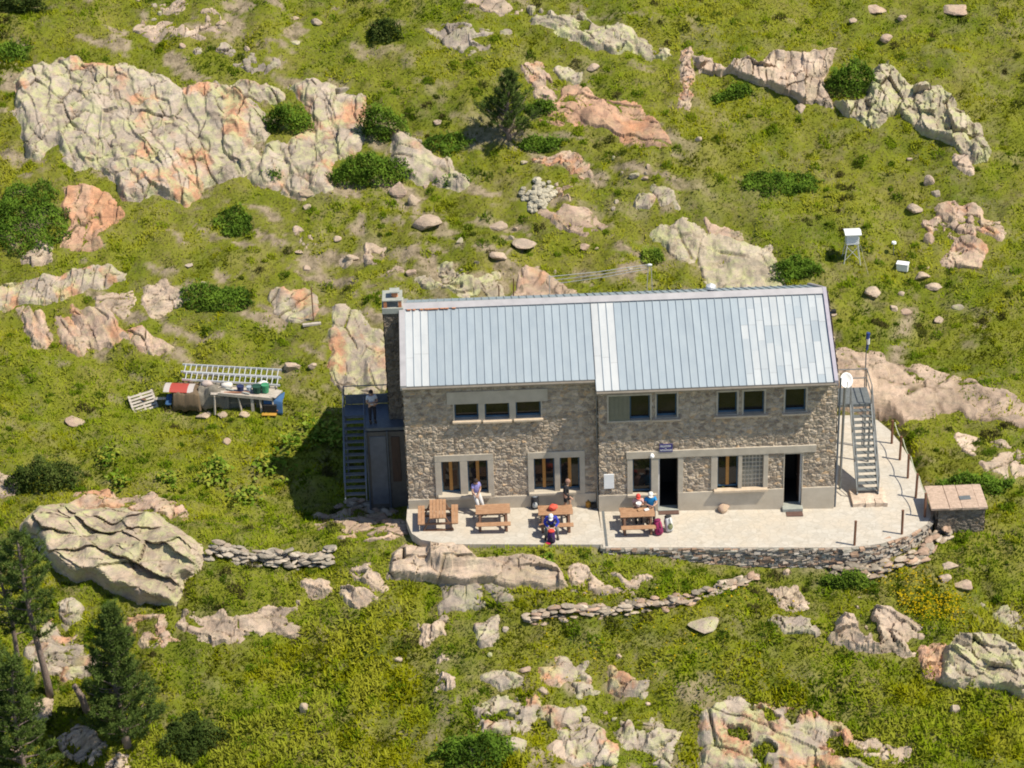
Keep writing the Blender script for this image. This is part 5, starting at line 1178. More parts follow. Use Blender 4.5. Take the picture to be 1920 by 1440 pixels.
MB().cbox(wb+[0, 0, .375], (.62, .40, .05), rz).build('lid', M['white'], root, origin=wb, bevel=.01)
# stone cistern with slab lid
k0 = at(1755, 990, -1.25); k1 = at(1843, 1000, -1.25); kz = at(1800, 953, -1.25)[2]; x0, x1 = k0[0]+.05, k1[0]
root = thing('stone_cistern', 'low rectangular stone cistern with a rust stained slab lid', 'cistern', ((x0+x1)/2, -.3, kz-1.2)); o = tuple(root.location)
def rubble2(x0, x1, y, z0, z1, seed, axis='x', sgn=-1):
    r_ = rubble('cistern_wall', axis, y, x0, x1, z0, z1, seed=seed, st=.05, sgn=sgn, amp=.06); r_.parent = root; r_.data.materials[0] = M['shadedstone']
    r_.data.transform(Matrix.Translation(Vector((1, 4, 0))-root.location)); return r_
rubble2(x0, x1, -1.25, kz-1.7, kz, 51); rubble2(-1.25, .35, x1, kz-1.7, kz, 52, 'y', 1); rubble2(-1.25, .35, x0, kz-1.7, kz, 53, 'y', -1); rubble2(x0, x1, .35, kz-1.7, kz, 54, 'x', 1)
mb = MB(); x = x0-.35
for w in (.95, .62, .85, .45):
    w = w*(x1+.1-x0+.35)/2.87; g = rnd.uniform(.9, 1.05); mb.c = rnd.choice(((1.2*g, 1.2*g, 1.12*g), (1.2*g, .98*g, .86*g)))
    mb.cbox((x+w/2, -.45, kz+.06), (w*.985, 1.9, .13), jit=.015); x += w
mb.build('lid_slab', M['block'], root, origin=o, bevel=.015)
tag(MB().cbox((x0+(x1-x0)*.62, -.62, kz+.14), (.5, .3, .03), Matrix.Rotation(.05, 3, 'Z')).build('metal_plate', M['steel'], origin=(x0+(x1-x0)*.62, -.62, kz+.14)), 'small grey metal plate lying on the cistern lid', 'plate')
# rusty fence posts with a hose slung along them
PO = [((1672, 831), 'rusty post farthest up the terrace edge'), ((1687, 862), 'rusty post second from the top of the terrace edge'), ((1702, 896), 'rusty post midway along the terrace edge beside the staircase foot'), ((1717, 933), 'rusty post level with the stone steps on the terrace edge'),
      ((1734, 969), 'rusty post touching the stone cistern lid'), ((1691, 1001), 'rusty post standing alone on the curved corner of the terrace'), ((1602, 1022), 'rusty post at the front edge of the terrace')]
proto = None; tops = []
for (px, py), lab in PO:
    p = T(px, py)
    if proto is None:
        proto = thing('fence_post', lab, 'post', p, 'rusty posts along the terrace edge')
        MB().box((-.04, -.04, -.1), (.04, .04, 1.22)).build('post', M['rust'], proto)
        MB().box((-.05, -.05, 1.222), (.05, .05, 1.25)).build('cap', M['rust'], proto)
        q = proto
    else: q = copy_tree(proto); q['label'] = lab
    q.location = tuple(p); q.rotation_euler = (0, rnd.uniform(-.03, .03), rnd.uniform(0, 1)); tops.append(p+np.array([.09, .0, 1.12]))
pts = []
for a, b in zip(tops[:4], tops[1:5]):
    for t in np.linspace(0, 1, 7)[:-1]: pts.append(a*(1-t)+b*t-np.array([0, 0, .75*t*(1-t)]))
pts.append(tops[4]); mb = MB(); mb.c = (.5, .52, .36); mb.tube(pts, .022, 6)
tag(mb.build('hose', M['paint'], origin=tops[4]), 'pale green hose sagging between the rusty posts', 'hose')

# ------------------------------------------------------------------ picnic tables
def table(loc, rz, label, first=[None]):
    if first[0] is None:
        root = thing('picnic_table', label, 'picnic table', (0, 0, 0), 'wooden picnic tables on the terrace')
        L = 1.52
        mb = MB()
        for k in range(5): mb.box((-L/2+rnd.uniform(-.01, .01), -.36+k*.147, .735), (L/2+rnd.uniform(-.01, .01), -.36+k*.147+.135, .78))
        mb.build('tabletop', M['wood'], root, bevel=.006)
        for s_ in (-1, 1):
            mb = MB()
            for k in range(2): mb.box((-L/2, s_*.74-.15+k*.152, .435), (L/2, s_*.74-.005+k*.152, .475))
            mb.build('seat', M['wood'], root, bevel=.006)
        for x in (-L/2+.18, L/2-.18):
            mb = MB(); mb.beam((x, -.30, .735), (x, -.66, .0), .05, .10, (1, 0, 0)); mb.beam((x+.0, .30, .735), (x, .66, .0), .05, .10, (1, 0, 0))
            mb.box((x-.075, -.86, .34), (x-.027, .86, .434)); mb.box((x-.075, -.34, .65), (x-.027, .34, .734))
            mb.box((x-.06, -.68, .0), (x+.03, .68, .06))
            mb.build('leg_frame', M['darkwood'], root)
            s_ = 1 if x < 0 else -1
            MB().beam((x+.03*s_, 0, .38), (s_*.08*-1, 0, .72), .06, .05).build('brace', M['darkwood'], root)
        first[0] = root; q = root
    else: q = copy_tree(first[0]); q['label'] = label
    q.location = tuple(loc); q.rotation_euler = (0, 0, rz); return q
def tloc(px, py): return T(px, py)
TB = [((822, 981), R(90), 'picnic table standing end on at the left end of the terrace'), ((925, 982), R(0), 'empty picnic table below the leaning woman at the window'), ((1042, 984), R(0), 'picnic table with a red bag on it behind the hiker in blue'), ((1195, 988), R(0), 'picnic table where two hikers in caps sit eating')]
TL = []
for (px, py), rz, lab in TB: p = tloc(px, py); TL.append(p); table(p, rz, lab)

# ------------------------------------------------------------------ people
def skinned(name, J, Ed, m_, parent, origin, root='pelvis', sub=2, smooth=True):
    ks = list(J); me = bpy.data.meshes.new(name); me.from_pydata([J[k][0] for k in ks], [(ks.index(a), ks.index(b)) for a, b in Ed], []); me.update()
    o = bpy.data.objects.new(name, me); COL.objects.link(o)
    sk = o.modifiers.new('skin', 'SKIN'); sk.use_smooth_shade = True
    for i, k in enumerate(ks):
        r = J[k][1]; v = me.skin_vertices[0].data[i]; v.radius = (r, r) if np.isscalar(r) else r; v.use_root = (k == root)
    sb = o.modifiers.new('sub', 'SUBSURF'); sb.levels = sub; sb.render_levels = sub
    dg = bpy.context.evaluated_depsgraph_get(); nm = bpy.data.meshes.new_from_object(o.evaluated_get(dg)); o.modifiers.clear(); o.data = nm
    nm.name = name; nm.materials.clear(); nm.materials.append(m_); o.parent = parent
    nm.polygons.foreach_set('use_smooth', np.full(len(nm.polygons), True)); return o
def cloth(name, c): return mat(name, tuple(.8*v for v in c), c, 10, .9, .004, 30)
BASE = dict(pelvis=(0, 0, .95), waist=(0, 0, 1.10), chest=(0, 0, 1.30), neck=(0, 0, 1.47), skull=(0, -.01, 1.60), crown=(0, 0, 1.70),
            shL=(.18, 0, 1.42), elL=(.24, .02, 1.14), wrL=(.25, -.06, .90), shR=(-.18, 0, 1.42), elR=(-.24, .02, 1.14), wrR=(-.25, -.06, .90),
            hiL=(.10, 0, .90), knL=(.11, -.03, .49), anL=(.11, .02, .09), toL=(.12, -.14, .045), hiR=(-.10, 0, .90), knR=(-.11, -.03, .49), anR=(-.11, .02, .09), toR=(-.12, -.14, .045))
RAD = dict(pelvis=.135, waist=.125, chest=.15, neck=.055, skull=.092, crown=.075, sh=.068, el=.045, wr=.032, hi=.095, kn=.06, an=.042, to=.04)
def person(label, loc, rz, pose, top, legs, hair=(.03, .02, .015), hat=None, sleeves='short', trousers='long', shoe=(.05, .04, .035), scale=1.0, brim=True, holds=None):
    root = thing('person', label, 'person', loc); root.rotation_euler = (0, 0, rz); root.scale = (scale,)*3
    P = {k: Vector(v) for k, v in BASE.items()}
    for k, v in pose.items():
        if k[0] != '_': P[k] = Vector(v)
    rr = lambda k: RAD.get(k, RAD.get(k[:2]))
    J = {k: (tuple(P[k]), rr(k)) for k in P}; Ed = [('pelvis', 'waist'), ('waist', 'chest'), ('chest', 'neck'), ('neck', 'skull'), ('skull', 'crown')]
    hd = (P['crown']-P['neck']).normalized(); fw = pose.get('_face'); fw = Vector(fw) if fw else Vector((0, -1, 0)); fw = (fw-hd*fw.dot(hd)).normalized(); sd = hd.cross(fw)
    J['nose'] = (tuple(P['skull']+fw*.108-hd*.015), .014); Ed.append(('skull', 'nose'))
    for s_, n_ in ((1, 'earL'), (-1, 'earR')): J[n_] = (tuple(P['skull']+sd*(s_*.100)-hd*.01), .016); Ed.append(('skull', n_))
    for s_ in 'LR':
        Ed += [('chest', 'sh'+s_), ('sh'+s_, 'el'+s_), ('el'+s_, 'wr'+s_), ('pelvis', 'hi'+s_), ('hi'+s_, 'kn'+s_), ('kn'+s_, 'an'+s_), ('an'+s_, 'to'+s_)]
        d = (P['wr'+s_]-P['el'+s_]).normalized(); d = (d+Vector((0, -.15, 0))).normalized(); pm = P['wr'+s_]+d*.085; J['pm'+s_] = (tuple(pm), .034); Ed.append(('wr'+s_, 'pm'+s_))
        ac = d.cross(Vector((.3, 1, .2))).normalized(); cu = ac.cross(d)
        for i, (u, L) in enumerate(((-.030, .072), (-.010, .082), (.010, .078), (.030, .060))):
            a = pm+ac*u+d*.03; b = a+d*L*.5+cu*.012; c = b+d*L*.4+cu*.032
            J[f'f{i}a{s_}'] = (tuple(b), .010); J[f'f{i}b{s_}'] = (tuple(c), .008); Ed += [('pm'+s_, f'f{i}a{s_}'), (f'f{i}a{s_}', f'f{i}b{s_}')]
        a = pm-ac*.05-d*.02; J['t'+s_] = (tuple(a), .012); J['u'+s_] = (tuple(a+d*.045-ac*.012), .010); Ed += [('pm'+s_, 't'+s_), ('t'+s_, 'u'+s_)]
    skinned('body', J, Ed, M['skin'], root, loc)
    G_ = .016
    def sub(keys, f=1.0, g=G_, over=None):
        j = {k: (tuple(P[k]), rr(k)*f+g) for k in keys}
        if over: j.update(over)
        return j
    mid = lambda a, b, t: tuple(P[a].lerp(P[b], t))
    ks = ['pelvis', 'waist', 'chest', 'shL', 'shR']; J2 = sub(ks); J2['pelvis'] = (J2['pelvis'][0], J2['pelvis'][1]+.01)
    J2['collar'] = (mid('chest', 'neck', .75), .075)
    E2 = [('pelvis', 'waist'), ('waist', 'chest'), ('chest', 'collar'), ('chest', 'shL'), ('chest', 'shR')]
    for s_ in 'LR':
        J2['sl'+s_] = (mid('sh'+s_, 'el'+s_, .62 if sleeves == 'short' else 1), .066 if sleeves == 'short' else .062); E2.append(('sh'+s_, 'sl'+s_))
        if sleeves == 'long': J2['cf'+s_] = (mid('el'+s_, 'wr'+s_, .92), .046); E2.append(('sl'+s_, 'cf'+s_))
    skinned('shirt', J2, E2, cloth('shirt_cloth', top), root, loc, root='chest')
    J3 = {'pelvis': (tuple(P['pelvis']), .142), 'belt': (mid('pelvis', 'waist', .5), .138)}; E3 = [('pelvis', 'belt')]
    for s_ in 'LR':
        J3['hi'+s_] = (tuple(P['hi'+s_]), .112); E3.append(('pelvis', 'hi'+s_))
        if trousers == 'long':
            J3['kn'+s_] = (tuple(P['kn'+s_]), .078); J3['an'+s_] = (mid('kn'+s_, 'an'+s_, .93), .06); E3 += [('hi'+s_, 'kn'+s_), ('kn'+s_, 'an'+s_)]
        else: J3['kn'+s_] = (mid('hi'+s_, 'kn'+s_, .85), .09); E3.append(('hi'+s_, 'kn'+s_))
    skinned('trousers', J3, E3, cloth('trouser_cloth', legs), root, loc)
    ms = cloth('shoe_leather', shoe)
    for s_ in 'LR': MB().tube([P['an'+s_]+Vector((0, .03, -.0)), (P['an'+s_]+P['to'+s_])/2+Vector((0, 0, -.01)), P['to'+s_]], [.062, .056, .044], 8).build('shoe', ms, root, smooth=True)
    c = P['skull']+hd*.03
    q = Matrix((sd, -fw, hd)).transposed()
    def cap(name, m_, e, rad, low):
        mb = MB(); V = []; Fs = []; n = 14; rows = 6
        for i in range(rows+1):
            th = (math.pi*low)*i/rows
            for k in range(n):
                a = 2*math.pi*k/n; v = Vector((rad*.92*math.sin(th)*math.cos(a), rad*1.08*math.sin(th)*math.sin(a), rad*1.05*math.cos(th))); V.append(c+q @ (v+Vector((0, e, 0))))
        for i in range(rows):
            for k in range(n): Fs.append((i*n+k, (i+1)*n+k, (i+1)*n+(k+1) % n, i*n+(k+1) % n))
        mb.add(V, Fs); o = mb.build(name, m_, root, smooth=True); s2 = o.modifiers.new('thick', 'SOLIDIFY'); s2.thickness = .012; return o
    cap('hair', cloth('hair', hair), .022, .112, .60)
    if hat:
        ho = cap('cap', cloth('cap_cloth', hat), .004, .124, .47)
        if brim:
            b_ = MB(); u = [c+q @ Vector((x, y, -.012)) for x, y in ((-.09, -.09), (-.075, -.17), (0, -.21), (.075, -.17), (.09, -.09))]; w_ = [v+hd*.012 for v in u]
            b_.add(u+w_, [(4, 3, 2, 1, 0), (5, 6, 7, 8, 9)]+[(i, (i+1) % 5, 5+(i+1) % 5, 5+i) for i in range(5)]); b_.build('visor', cloth('cap_cloth', hat), ho)
    ey = MB()
    for s_ in (-1, 1): ey.blob(tuple(P['skull']+fw*.088+sd*(.034*s_)+hd*.015), (.012,)*3, 6, 0)
    ey.build('eyes', M['dark'], root)
    mo = MB(); mo.cbox(tuple(P['skull']+fw*.09-hd*.05), (.045, .012, .012), q); mo.build('mouth', cloth('lips', (.35, .12, .10)), root)
    return root
SIT = dict(pelvis=(0, 0, .56), waist=(0, -.03, .72), chest=(0, -.08, .92), neck=(0, -.12, 1.09), skull=(0, -.16, 1.21), crown=(0, -.15, 1.31), shL=(.18, -.10, 1.03), shR=(-.18, -.10, 1.03),
           elL=(.25, -.24, .84), wrL=(.12, -.40, .84), elR=(-.25, -.24, .84), wrR=(-.10, -.40, .86), hiL=(.10, -.02, .54), hiR=(-.10, -.02, .54), knL=(.12, -.44, .50), knR=(-.12, -.44, .50), anL=(.12, -.40, .09), anR=(-.12, -.40, .09), toL=(.12, -.56, .045), toR=(-.12, -.56, .045))
t4 = TL[3]
sx = [T(1195, 960)[0], T(1218, 960)[0]]
person('seated hiker in a red cap and pink shirt holding a white cup', (sx[0], t4[1]+.76, TS*sx[0]), 0, {**SIT, 'wrR': (-.02, -.36, .92), 'wrL': (.04, -.36, .92)}, (.75, .45, .40), (.03, .03, .04), hat=(.70, .07, .05), scale=.98)
person('seated hiker in a white cap and bright blue shirt', (sx[1], t4[1]+.76, TS*sx[1]), 0, SIT, (.02, .27, .60), (.04, .04, .05), hat=(.8, .78, .72), scale=1.06)
cup = np.array([sx[0]+.0, t4[1]+.34, TS*sx[0]+.88]); tag(MB().tube([cup, cup+[0, 0, .1], cup+[0, 0, .16]], [.07, .12, .13], 10).build('bowl', M['white'], origin=cup), 'white bowl in the hands of the hiker in the red cap', 'bowl')
for dx, lab, m_ in ((.42, 'white paper wrapper on the table of the two hikers', (.8, .78, .72)), (.12, 'brown lunch packet on the table of the two hikers', (.42, .24, .12))):
    q = np.array([t4[0]+dx, t4[1]+.12, t4[2]+.785]); mb = MB(); mb.c = m_; mb.cbox(q+[0, 0, .03], (.22, .15, .06), Matrix.Rotation(.4, 3, 'Z')); tag(mb.build('food_packet', M['paint'], origin=q, bevel=.015), lab, 'food packet')
# hiker in blue bending over a rucksack
t3 = TL[2]; bx_ = T(1033, 990)[0]; bl = np.array([bx_, t3[1]-.72, TS*bx_])
person('hiker in a blue jacket and white cap sitting bent over a rucksack', bl, 0, {**SIT, **dict(waist=(0, -.06, .72), chest=(0, -.17, .90), neck=(-.01, -.28, 1.05), skull=(-.02, -.37, 1.14), crown=(-.02, -.41, 1.24), _face=(0, -.7, -.7), shL=(.20, -.21, 1.0), shR=(-.20, -.21, 1.0),
    elL=(.31, -.30, .78), wrL=(.13, -.50, .66), elR=(-.31, -.30, .78), wrR=(-.12, -.50, .66), knL=(.25, -.43, .50), knR=(-.25, -.43, .50), anL=(.26, -.40, .09), anR=(-.26, -.40, .09), toL=(.29, -.55, .045), toR=(-.29, -.55, .045))},
    (.025, .045, .42), (.16, .16, .15), hat=(.82, .82, .78), sleeves='long')
def pack(p, rz, c1, c2, label, hgt=.62, tilt=0., lid=None):
    root = thing('rucksack', label, 'rucksack', p); root.rotation_euler = (tilt, 0, rz)
    m1 = cloth('pack_cloth', c1); m2 = cloth('pack_trim', c2)
    b = MB()
    for k, (z, w, d) in enumerate(((0.02, .15, .11), (.10, .18, .15), (.30, .17, .15), (.48, .16, .13), (.56, .12, .10))):
        for i in range(12):
            a = 2*math.pi*i/12; ca, sa = math.cos(a), math.sin(a); f = (abs(ca)**3+abs(sa)**3)**(-1/3)
            b.V.append((w*f*ca, d*f*sa, z*hgt/.58)); b.C.append((1, 1, 1))
    for k in range(4):
        for i in range(12): b.F.append([k*12+i, k*12+(i+1) % 12, (k+1)*12+(i+1) % 12, (k+1)*12+i]); b.m.append(0)
    b.F += [list(range(12))[::-1], list(range(48, 60))]; b.m += [0, 0]
    b.build('sack', m1, root, smooth=True)
    MB().blob((0, .0, hgt*1.02), (.165, .14, .075), 10, .05).build('top_lid', cloth('lid_cloth', lid) if lid else m2, root, smooth=True)
    MB().blob((0, -.15, hgt*.38), (.125, .06, .15), 10, .04).build('front_pocket', m2, root, smooth=True)
    for s_ in (-1, 1): MB().tube([(s_*.09, .12, hgt*.9), (s_*.11, .24, hgt*.6), (s_*.10, .13, .06)], .022, 6).build('strap', m2, root)
    MB().beam((0, -.155, hgt*.95), (0, -.22, hgt*.52), .03, .012).build('buckle_strap', cloth('webbing', (.03, .03, .03)), root)
    return root
q = bl+np.array([-.03, -.70, 0]); pack(q, .1, (.05, .012, .10), (.03, .02, .05), 'purple and black rucksack held open by the hiker in blue', .60, 0, (.65, .06, .04))
tag(MB().blob(tuple(q+[-.16, -.16, .06]), (.13, .09, .07), 9, .1, 3).build('stuff_sack', cloth('sack_red', (.45, .015, .06)), origin=q, smooth=True), 'small crimson bag on the paving below the purple rucksack', 'bag')
t3 = TL[2]; q = np.array([t3[0]-.10, t3[1]+.02, t3[2]+.785])
tag(MB().blob(tuple(q+[0, 0, .13]), (.22, .18, .14), 10, .2, 9).build('stuff_sack', cloth('sack_coral', (.80, .12, .07)), origin=q, smooth=True), 'coral red bag lying on the table behind the hiker in blue', 'bag')
p = T(1236, 1004); pack(p+np.array([.02, .05, .02]), .5, (.33, .02, .10), (.22, .015, .08), 'magenta rucksack leaning against the table of the two hikers', .66, -.28)
p = T(1252, 1000); pack(p+np.array([.10, .12, .02]), .35, (.62, .62, .60), (.20, .21, .10), 'white and olive rucksack standing beside the magenta one', .68, -.32, (.03, .03, .03))
p = T(1003, 951); pack(p+np.array([0, -.1, .0]), 0, (.025, .025, .03), (.50, .52, .52), 'black and white rucksack on the paving by the left house wall', .62, -.1)
p = T(1103, 950); root = thing('gas_bottle', 'small yellow and black bottle at the foot of the shaded wall', 'bottle', p)
mb = MB(); mb.tube([(0, 0, 0), (0, 0, .26), (0, 0, .32)], [.12, .12, .05], 10); mb.build('bottle_body', cloth('bottle_yellow', (.45, .22, .03)), root); MB().tube([(0, 0, .32), (0, 0, .38)], .03, 8).build('valve', M['dark'], root)
p = T(1113, 952); tag(MB().cbox(p+[0, 0, .13], (.22, .22, .26), Matrix.Rotation(.2, 3, 'Z')).build('crate', M['dark'], origin=p, bevel=.02), 'small black crate in the corner beside the yellow bottle', 'crate')
p = T(1357, 958); stone(0, 0, .45, .42, 'p', 'square pale stone lying on the paving under the glass block window', None, 'doorstop_stone', 'stone', p=p+np.array([0, 0, .02]))
# woman perched on the window sill
p = T(897, 956); p[1] = PL-.52
person('woman in a lavender top and white trousers perched on the window sill', (p[0], p[1], TS*p[0]), R(22), dict(pelvis=(0, .22, 1.02), waist=(-.02, .17, 1.18), chest=(-.03, .12, 1.37), neck=(-.04, .07, 1.54), skull=(-.05, .03, 1.67), crown=(-.05, .05, 1.77), shL=(.14, .14, 1.48), shR=(-.19, .10, 1.48),
    elL=(.17, .08, 1.22), wrL=(.0, -.10, 1.08), elR=(-.25, .02, 1.22), wrR=(-.14, -.12, 1.04), hiL=(.10, .17, 1.0), hiR=(-.10, .17, 1.0), knL=(.14, -.12, .62), anL=(.22, -.20, .11), toL=(.27, -.34, .06), knR=(-.07, -.14, .60), anR=(-.04, -.12, .11), toR=(-.05, -.27, .06)), (.30, .28, .58), (.66, .63, .60), hair=(.04, .025, .02), scale=1.0)
# man in black walking along the shaded wall, seen in profile
p = T(1062, 960)
person('bald man in black shirt and shorts walking along the shaded wall', (p[0], p[1], TS*p[0]), R(80), dict(chest=(0, -.03, 1.30), neck=(0, -.07, 1.47), skull=(0, -.11, 1.60), crown=(0, -.09, 1.70), knL=(.10, -.16, .50), anL=(.10, -.10, .09), toL=(.10, -.26, .045), knR=(-.10, .02, .49), anR=(-.10, .20, .11), toR=(-.10, .06, .045), wrL=(.24, .1, .9), wrR=(-.25, -.22, .95)), (.02, .02, .022), (.018, .018, .02), hair=(.36, .2, .14), sleeves='long', trousers='short', scale=1.0)
# man on the left landing with folded arms
p = np.array([at(699, 795, 3.3)[0], 3.5, zl-.02])
person('man in a white shirt with folded arms on the left landing', p, R(12), dict(elL=(.25, -.06, 1.15), wrL=(-.05, -.20, 1.17), elR=(-.25, -.06, 1.15), wrR=(.06, -.22, 1.14)), (.62, .64, .68), (.02, .02, .03), scale=.98)

# ------------------------------------------------------------------ storage heap in the meadow
b0, b1 = G(np.array([318., 522.]), np.array([768., 776.])); ax = (b1-b0)[:2]; LH = np.linalg.norm(ax); ax = ax/LH; ay = np.array([-ax[1], ax[0]]); rzh = math.atan2(ax[1], ax[0])
def hp_(u, v, w): q = b0[:2]+ax*u+ay*v; return np.array([q[0], q[1], b0[2]+(b1[2]-b0[2])*u/LH+w])
RH = Matrix.Rotation(rzh, 3, 'Z')
u_ = lambda px: (px-318)/204*LH
rk = hp_(u_(455), .4, 0); root = thing('storage_rack', 'weathered wooden rack with a sagging front rail in the meadow', 'rack', rk); o = tuple(rk)
mb = MB(); mb.beam(hp_(u_(412), -.02, 1.0), hp_(u_(513), -.04, .84), .09, .15); mb.build('front_rail', M['woodgrey'], root, origin=o)
for px, w, l in ((405, .09, -.05), (450, .08, .12), (475, .14, 0), (490, .10, .05), (513, .06, .03)):
    MB().beam(hp_(u_(px)+l, -.05, -.15), hp_(u_(px), .0, .86), w, .06).build('post', M['woodgrey'], root, origin=o)
for px in (405, 515): MB().beam(hp_(u_(px), .95, -.3), hp_(u_(px), .95, .95), .08, .08).build('post', M['woodgrey'], root, origin=o)
mb = MB()
for k in range(7): mb.beam(hp_(u_(400+rnd.uniform(-4, 4)), .08+k*.145, .92-.01*k+rnd.uniform(-.02, .03)), hp_(u_(518+rnd.uniform(-8, 4)), .08+k*.145, .90+rnd.uniform(-.02, .02)), .135, .035)
mb.build('shelf_board', M['woodgrey'], root, origin=o)
def drape(name, label, u0, u1, v0, v1, zf, c, seed, amp=.22, cat='tarpaulin', nu=40, nv=24, parent=None):
    V = []; Fs = []
    for j in range(nv+1):
        for i in range(nu+1):
            u = u0+(u1-u0)*i/nu; v = v0+(v1-v0)*j/nv; q = hp_(u, v, 0)
            V.append((q[0], q[1], q[2]+zf((u-u0)/(u1-u0), j/nv)+(float(fbm(np.array([u*4.]), np.array([v*2.2]), seed, 4)[0])-.5)*amp))
    for j in range(nv):
        for i in range(nu): a = j*(nu+1)+i; Fs.append((a, a+1, a+nu+2, a+nu+1))
    c_ = hp_((u0+u1)/2, (v0+v1)/2, 0); ob = mesh(name, np.array(V), Fs, cloth(name+'_cloth', c), origin=c_, smooth=True); ob.modifiers.new('thick', 'SOLIDIFY').thickness = .015
    return tag(ob, label, cat)
prof = lambda a, k=.09: sst(0, k, np.float64(a))
drape('tarpaulin', 'brown tarpaulin draped over the left end of the heap', u_(322), u_(378), -.10, 1.2, lambda s, t: float(.86*prof(t, .10)*prof(s, .10)*prof(1-s, .08)), (.15, .105, .06), 5, amp=.34)
drape('tarpaulin', 'grey dusty tarpaulin sagging over the middle of the heap', u_(366), u_(430), .10, 1.25, lambda s, t: float((.12+.82*prof(t, .12))*prof(s, .10)*(1-.25*math.sin(s*9)*(t < .3))), (.21, .185, .145), 6, amp=.42)
drape('tarpaulin', 'dark netting hanging along the front of the wooden rack', u_(412), u_(505), .16, .30, lambda s, t: float(.05+.75*t), (.12, .115, .09), 8)
q = hp_(u_(333), .55, .88)
mb = MB(); n = 10
for k in range(n):
    mb.c = (.40, .06, .04) if 2 <= k < 8 else (.48, .43, .39)
    for j, (a0, a1) in enumerate(((0, .25), (.25, .5), (.5, .75), (.75, 1))):
        A = lambda t: (.5*math.cos(math.pi*(.15+.7*t)), .16*math.sin(math.pi*(.1+.8*t)))
        y0_, z0_ = A(a0); y1_, z1_ = A(a1); xx0, xx1 = -.72+k*.144, -.72+(k+1)*.144
        mb.add([hp_(u_(336)+x, .55+y, .85+z+dz) for dz in (0, .02) for x, y, z in ((xx0, y0_, z0_), (xx1, y0_, z0_), (xx1, y1_, z1_), (xx0, y1_, z1_))], MB.BF)
tag(mb.build('roof_sheet', M['paint'], origin=q), 'curved red sheet with pale ends on top of the heap', 'sheet')
q = hp_(u_(318), .1, .3); drape('tarpaulin', 'small blue tarpaulin scrap at the left end of the heap', u_(311), u_(322), -.05, .5, lambda s, t: .35+.25*t, (.03, .09, .20), 12, nu=8, nv=8)
drape('tarpaulin', 'bright blue tarpaulin over the right end of the rack', u_(496), u_(531), -.08, .85, lambda s, t: float(.86*prof(t, .15)*(1-.25*s)+.0), (.045, .12, .26), 15, nu=24)
tag(MB().cbox(hp_(u_(518), .3, .93), (.34, .75, .04), RH @ Matrix.Rotation(-.35, 3, 'Z')).build('plank', M['woodgrey'], origin=hp_(u_(518), .3, .9)), 'short pale board lying on the bright blue tarpaulin', 'plank')
tag(MB().cbox(hp_(u_(508), .1, .25), (.62, .5, .55), RH).build('crate', M['dark'], origin=hp_(u_(508), .1, 0)), 'black crate under the bright blue tarpaulin', 'crate')
def tub(px, v, r, h, c, label, name='bucket'):
    q = hp_(u_(px), v, .93); rt = thing(name, label, name, q)
    b = MB(); b.tube([q, q+[0, 0, h], q+[0, 0, h-.01], q+[0, 0, .04]], [r*.8, r, r*.92, r*.74], 14); b.build('bucket_wall', cloth('plastic', c), rt, origin=q, smooth=False)
    MB().tube([q+[r*math.cos(a), 0, h+r*.5*math.sin(a)] for a in np.linspace(0, math.pi, 9)], .012, 5).build('handle', M['steel'], rt, origin=q)
tub(498, .45, .20, .42, (.06, .30, .14), 'light green bucket on the rack'); tub(483, .40, .24, .36, (.015, .07, .045), 'dark green bucket beside the light green one'); tub(452, .38, .18, .34, (.02, .03, .10), 'dark blue bucket on the rack'); tub(468, .42, .14, .3, (.42, .48, .55), 'pale blue grey bucket between the dark blue and green ones')
for px, v, c, lab in ((424, .7, (.75, .70, .62), 'bundled white sack at the left end of the rack boards'), (489, .95, (.8, .78, .74), 'white bag behind the green buckets'), (386, .8, (.52, .42, .36), 'dusty pink sack on top of the brown tarpaulin')):
    q = hp_(u_(px), v, .98); tag(MB().blob(tuple(q+[0, 0, .08]), (.30, .2, .16), 10, .16, px).build('sack', cloth('sackcloth', c), origin=q, smooth=True), lab, 'sack')
for k, (c, lab) in enumerate((((.38, .40, .36), 'grey pipe lying along the rack boards'), ((.40, .20, .12), 'reddish lath lying along the front of the rack'))):
    mb = MB(); mb.c = c; mb.beam(hp_(u_(422), .12+.42*k*-1+.42, .99), hp_(u_(470), .14+.2*k, .97), .09, .06); tag(mb.build('lath', M['paint'], origin=hp_(u_(440), .2, .97)), lab, 'lath')
def ladder(ua, ub, va, vb, w, z, label, n, tilt=.0, group='aluminium ladders'):
    p = hp_(ua, va, z); q = hp_(ub, vb, z-.03); rt = thing('ladder', label, 'ladder', (p+q)/2, group); o = tuple((p+q)/2)
    sv = np.array([ay[0]*w*math.cos(tilt), ay[1]*w*math.cos(tilt), w*math.sin(tilt)])
    for e in (0, 1): MB().beam(p+sv*e, q+sv*e, .05, .09).build('rail', M['alu'], rt, origin=o)
    for i in range(n): t = (i+.6)/(n+.2); a = p+(q-p)*t; MB().tube([a, a+sv], .024, 6).build('rung', M['alu'], rt, origin=o)
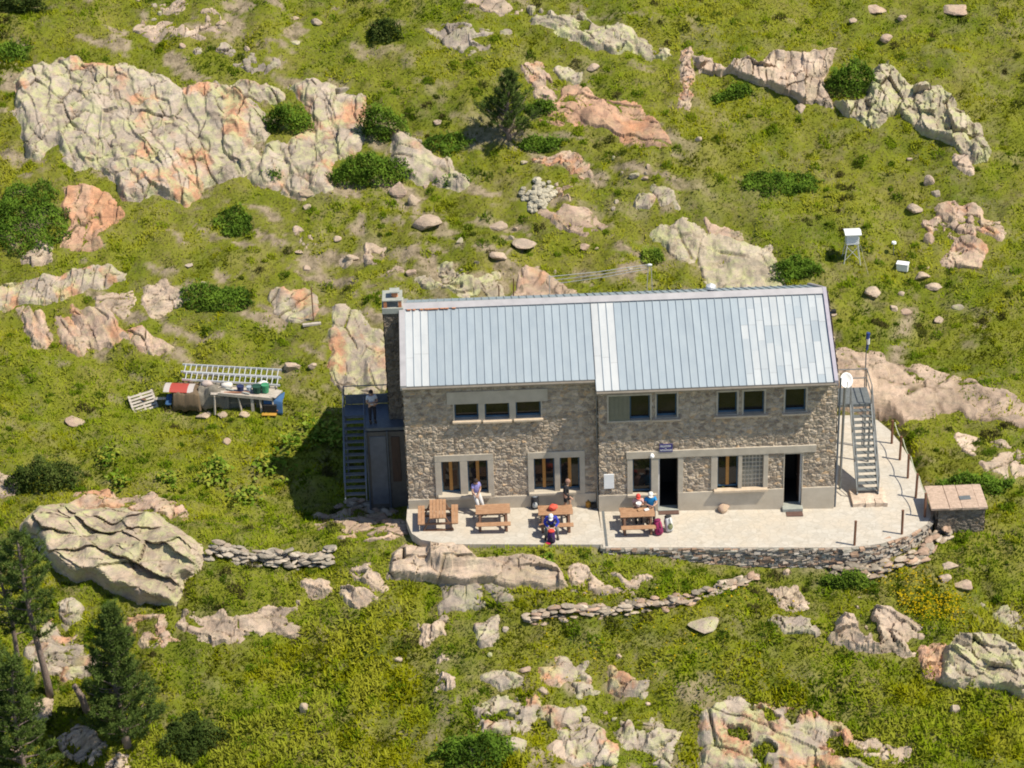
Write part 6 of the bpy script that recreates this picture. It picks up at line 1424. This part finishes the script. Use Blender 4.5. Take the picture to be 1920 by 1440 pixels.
ladder(u_(338), u_(523), 1.0, .85, .50, 1.12, 'aluminium ladder lying nearest the front of the heap', 18, .25)
ladder(u_(332), u_(520), 1.62, 1.5, .50, 1.20, 'aluminium ladder lying behind the other one on the heap', 18, .25)
def pallet(c, rz, pit, rl, label, L=1.2, Wd=.95, n=6):
    rt = thing('pallet', label, 'pallet', c, 'wooden pallets'); rt.rotation_euler = (pit, rl, rz)
    for k in range(n): MB().box((-L/2, -Wd/2+k*Wd/n+.015, .10), (L/2, -Wd/2+(k+1)*Wd/n-.05, .125)).build('slat', M['woodgrey'], rt)
    for x in (-L/2+.05, 0, L/2-.05): MB().box((x-.05, -Wd/2, 0), (x+.05, Wd/2, .098)).build('bearer', M['woodgrey'], rt)
c = G(np.array([270., 303.]), np.array([768., 762.]))
pallet(c[0]+[-.05, .30, .22], R(20), R(38), R(-6), 'grey pallet tilted on the grass left of the heap', 1.25, 1.0); pallet(c[1]+[0, .28, .2], R(98), R(4), R(32), 'smaller grey pallet leaning between the tilted pallet and the heap', .8, .62, 4)
tag(MB().cbox(c[0]+[0, .25, .42], (.22, .12, .04), Matrix.Rotation(-.4, 3, 'Z')).build('broken_slat', M['darkwood'], origin=c[0]+[0, .3, .4]), 'short dark scrap of wood on the tilted pallet', 'scrap')
for px, py, w, h, lab in ((380, 781, .45, .25, 'pale rubble stone under the front of the heap, left one'), (393, 778, .3, .25, 'white rubble stone at the heap between two others'), (418, 779, .4, .22, 'pale rubble stone under the front of the wooden rack'), (455, 779, .45, .2, 'flat pinkish stone below the wooden rack')): stone(px, py, w, h, 'w', lab)
for px, py, c_, lab in ((508, 771, (.45, .17, .06), 'orange brick coloured board lying under the right end of the rack'), (505, 780, (.50, .27, .04), 'yellowish board lying in grass at the right end of the rack')):
    q = G(np.array([px*1.]), np.array([py*1.]))[0]; mb = MB(); mb.c = c_; mb.cbox(q+[0, 0, .08], (.7, .2, .05), RH @ Matrix.Rotation(.12, 3, 'X')); tag(mb.build('board', M['paint'], origin=q), lab, 'board')
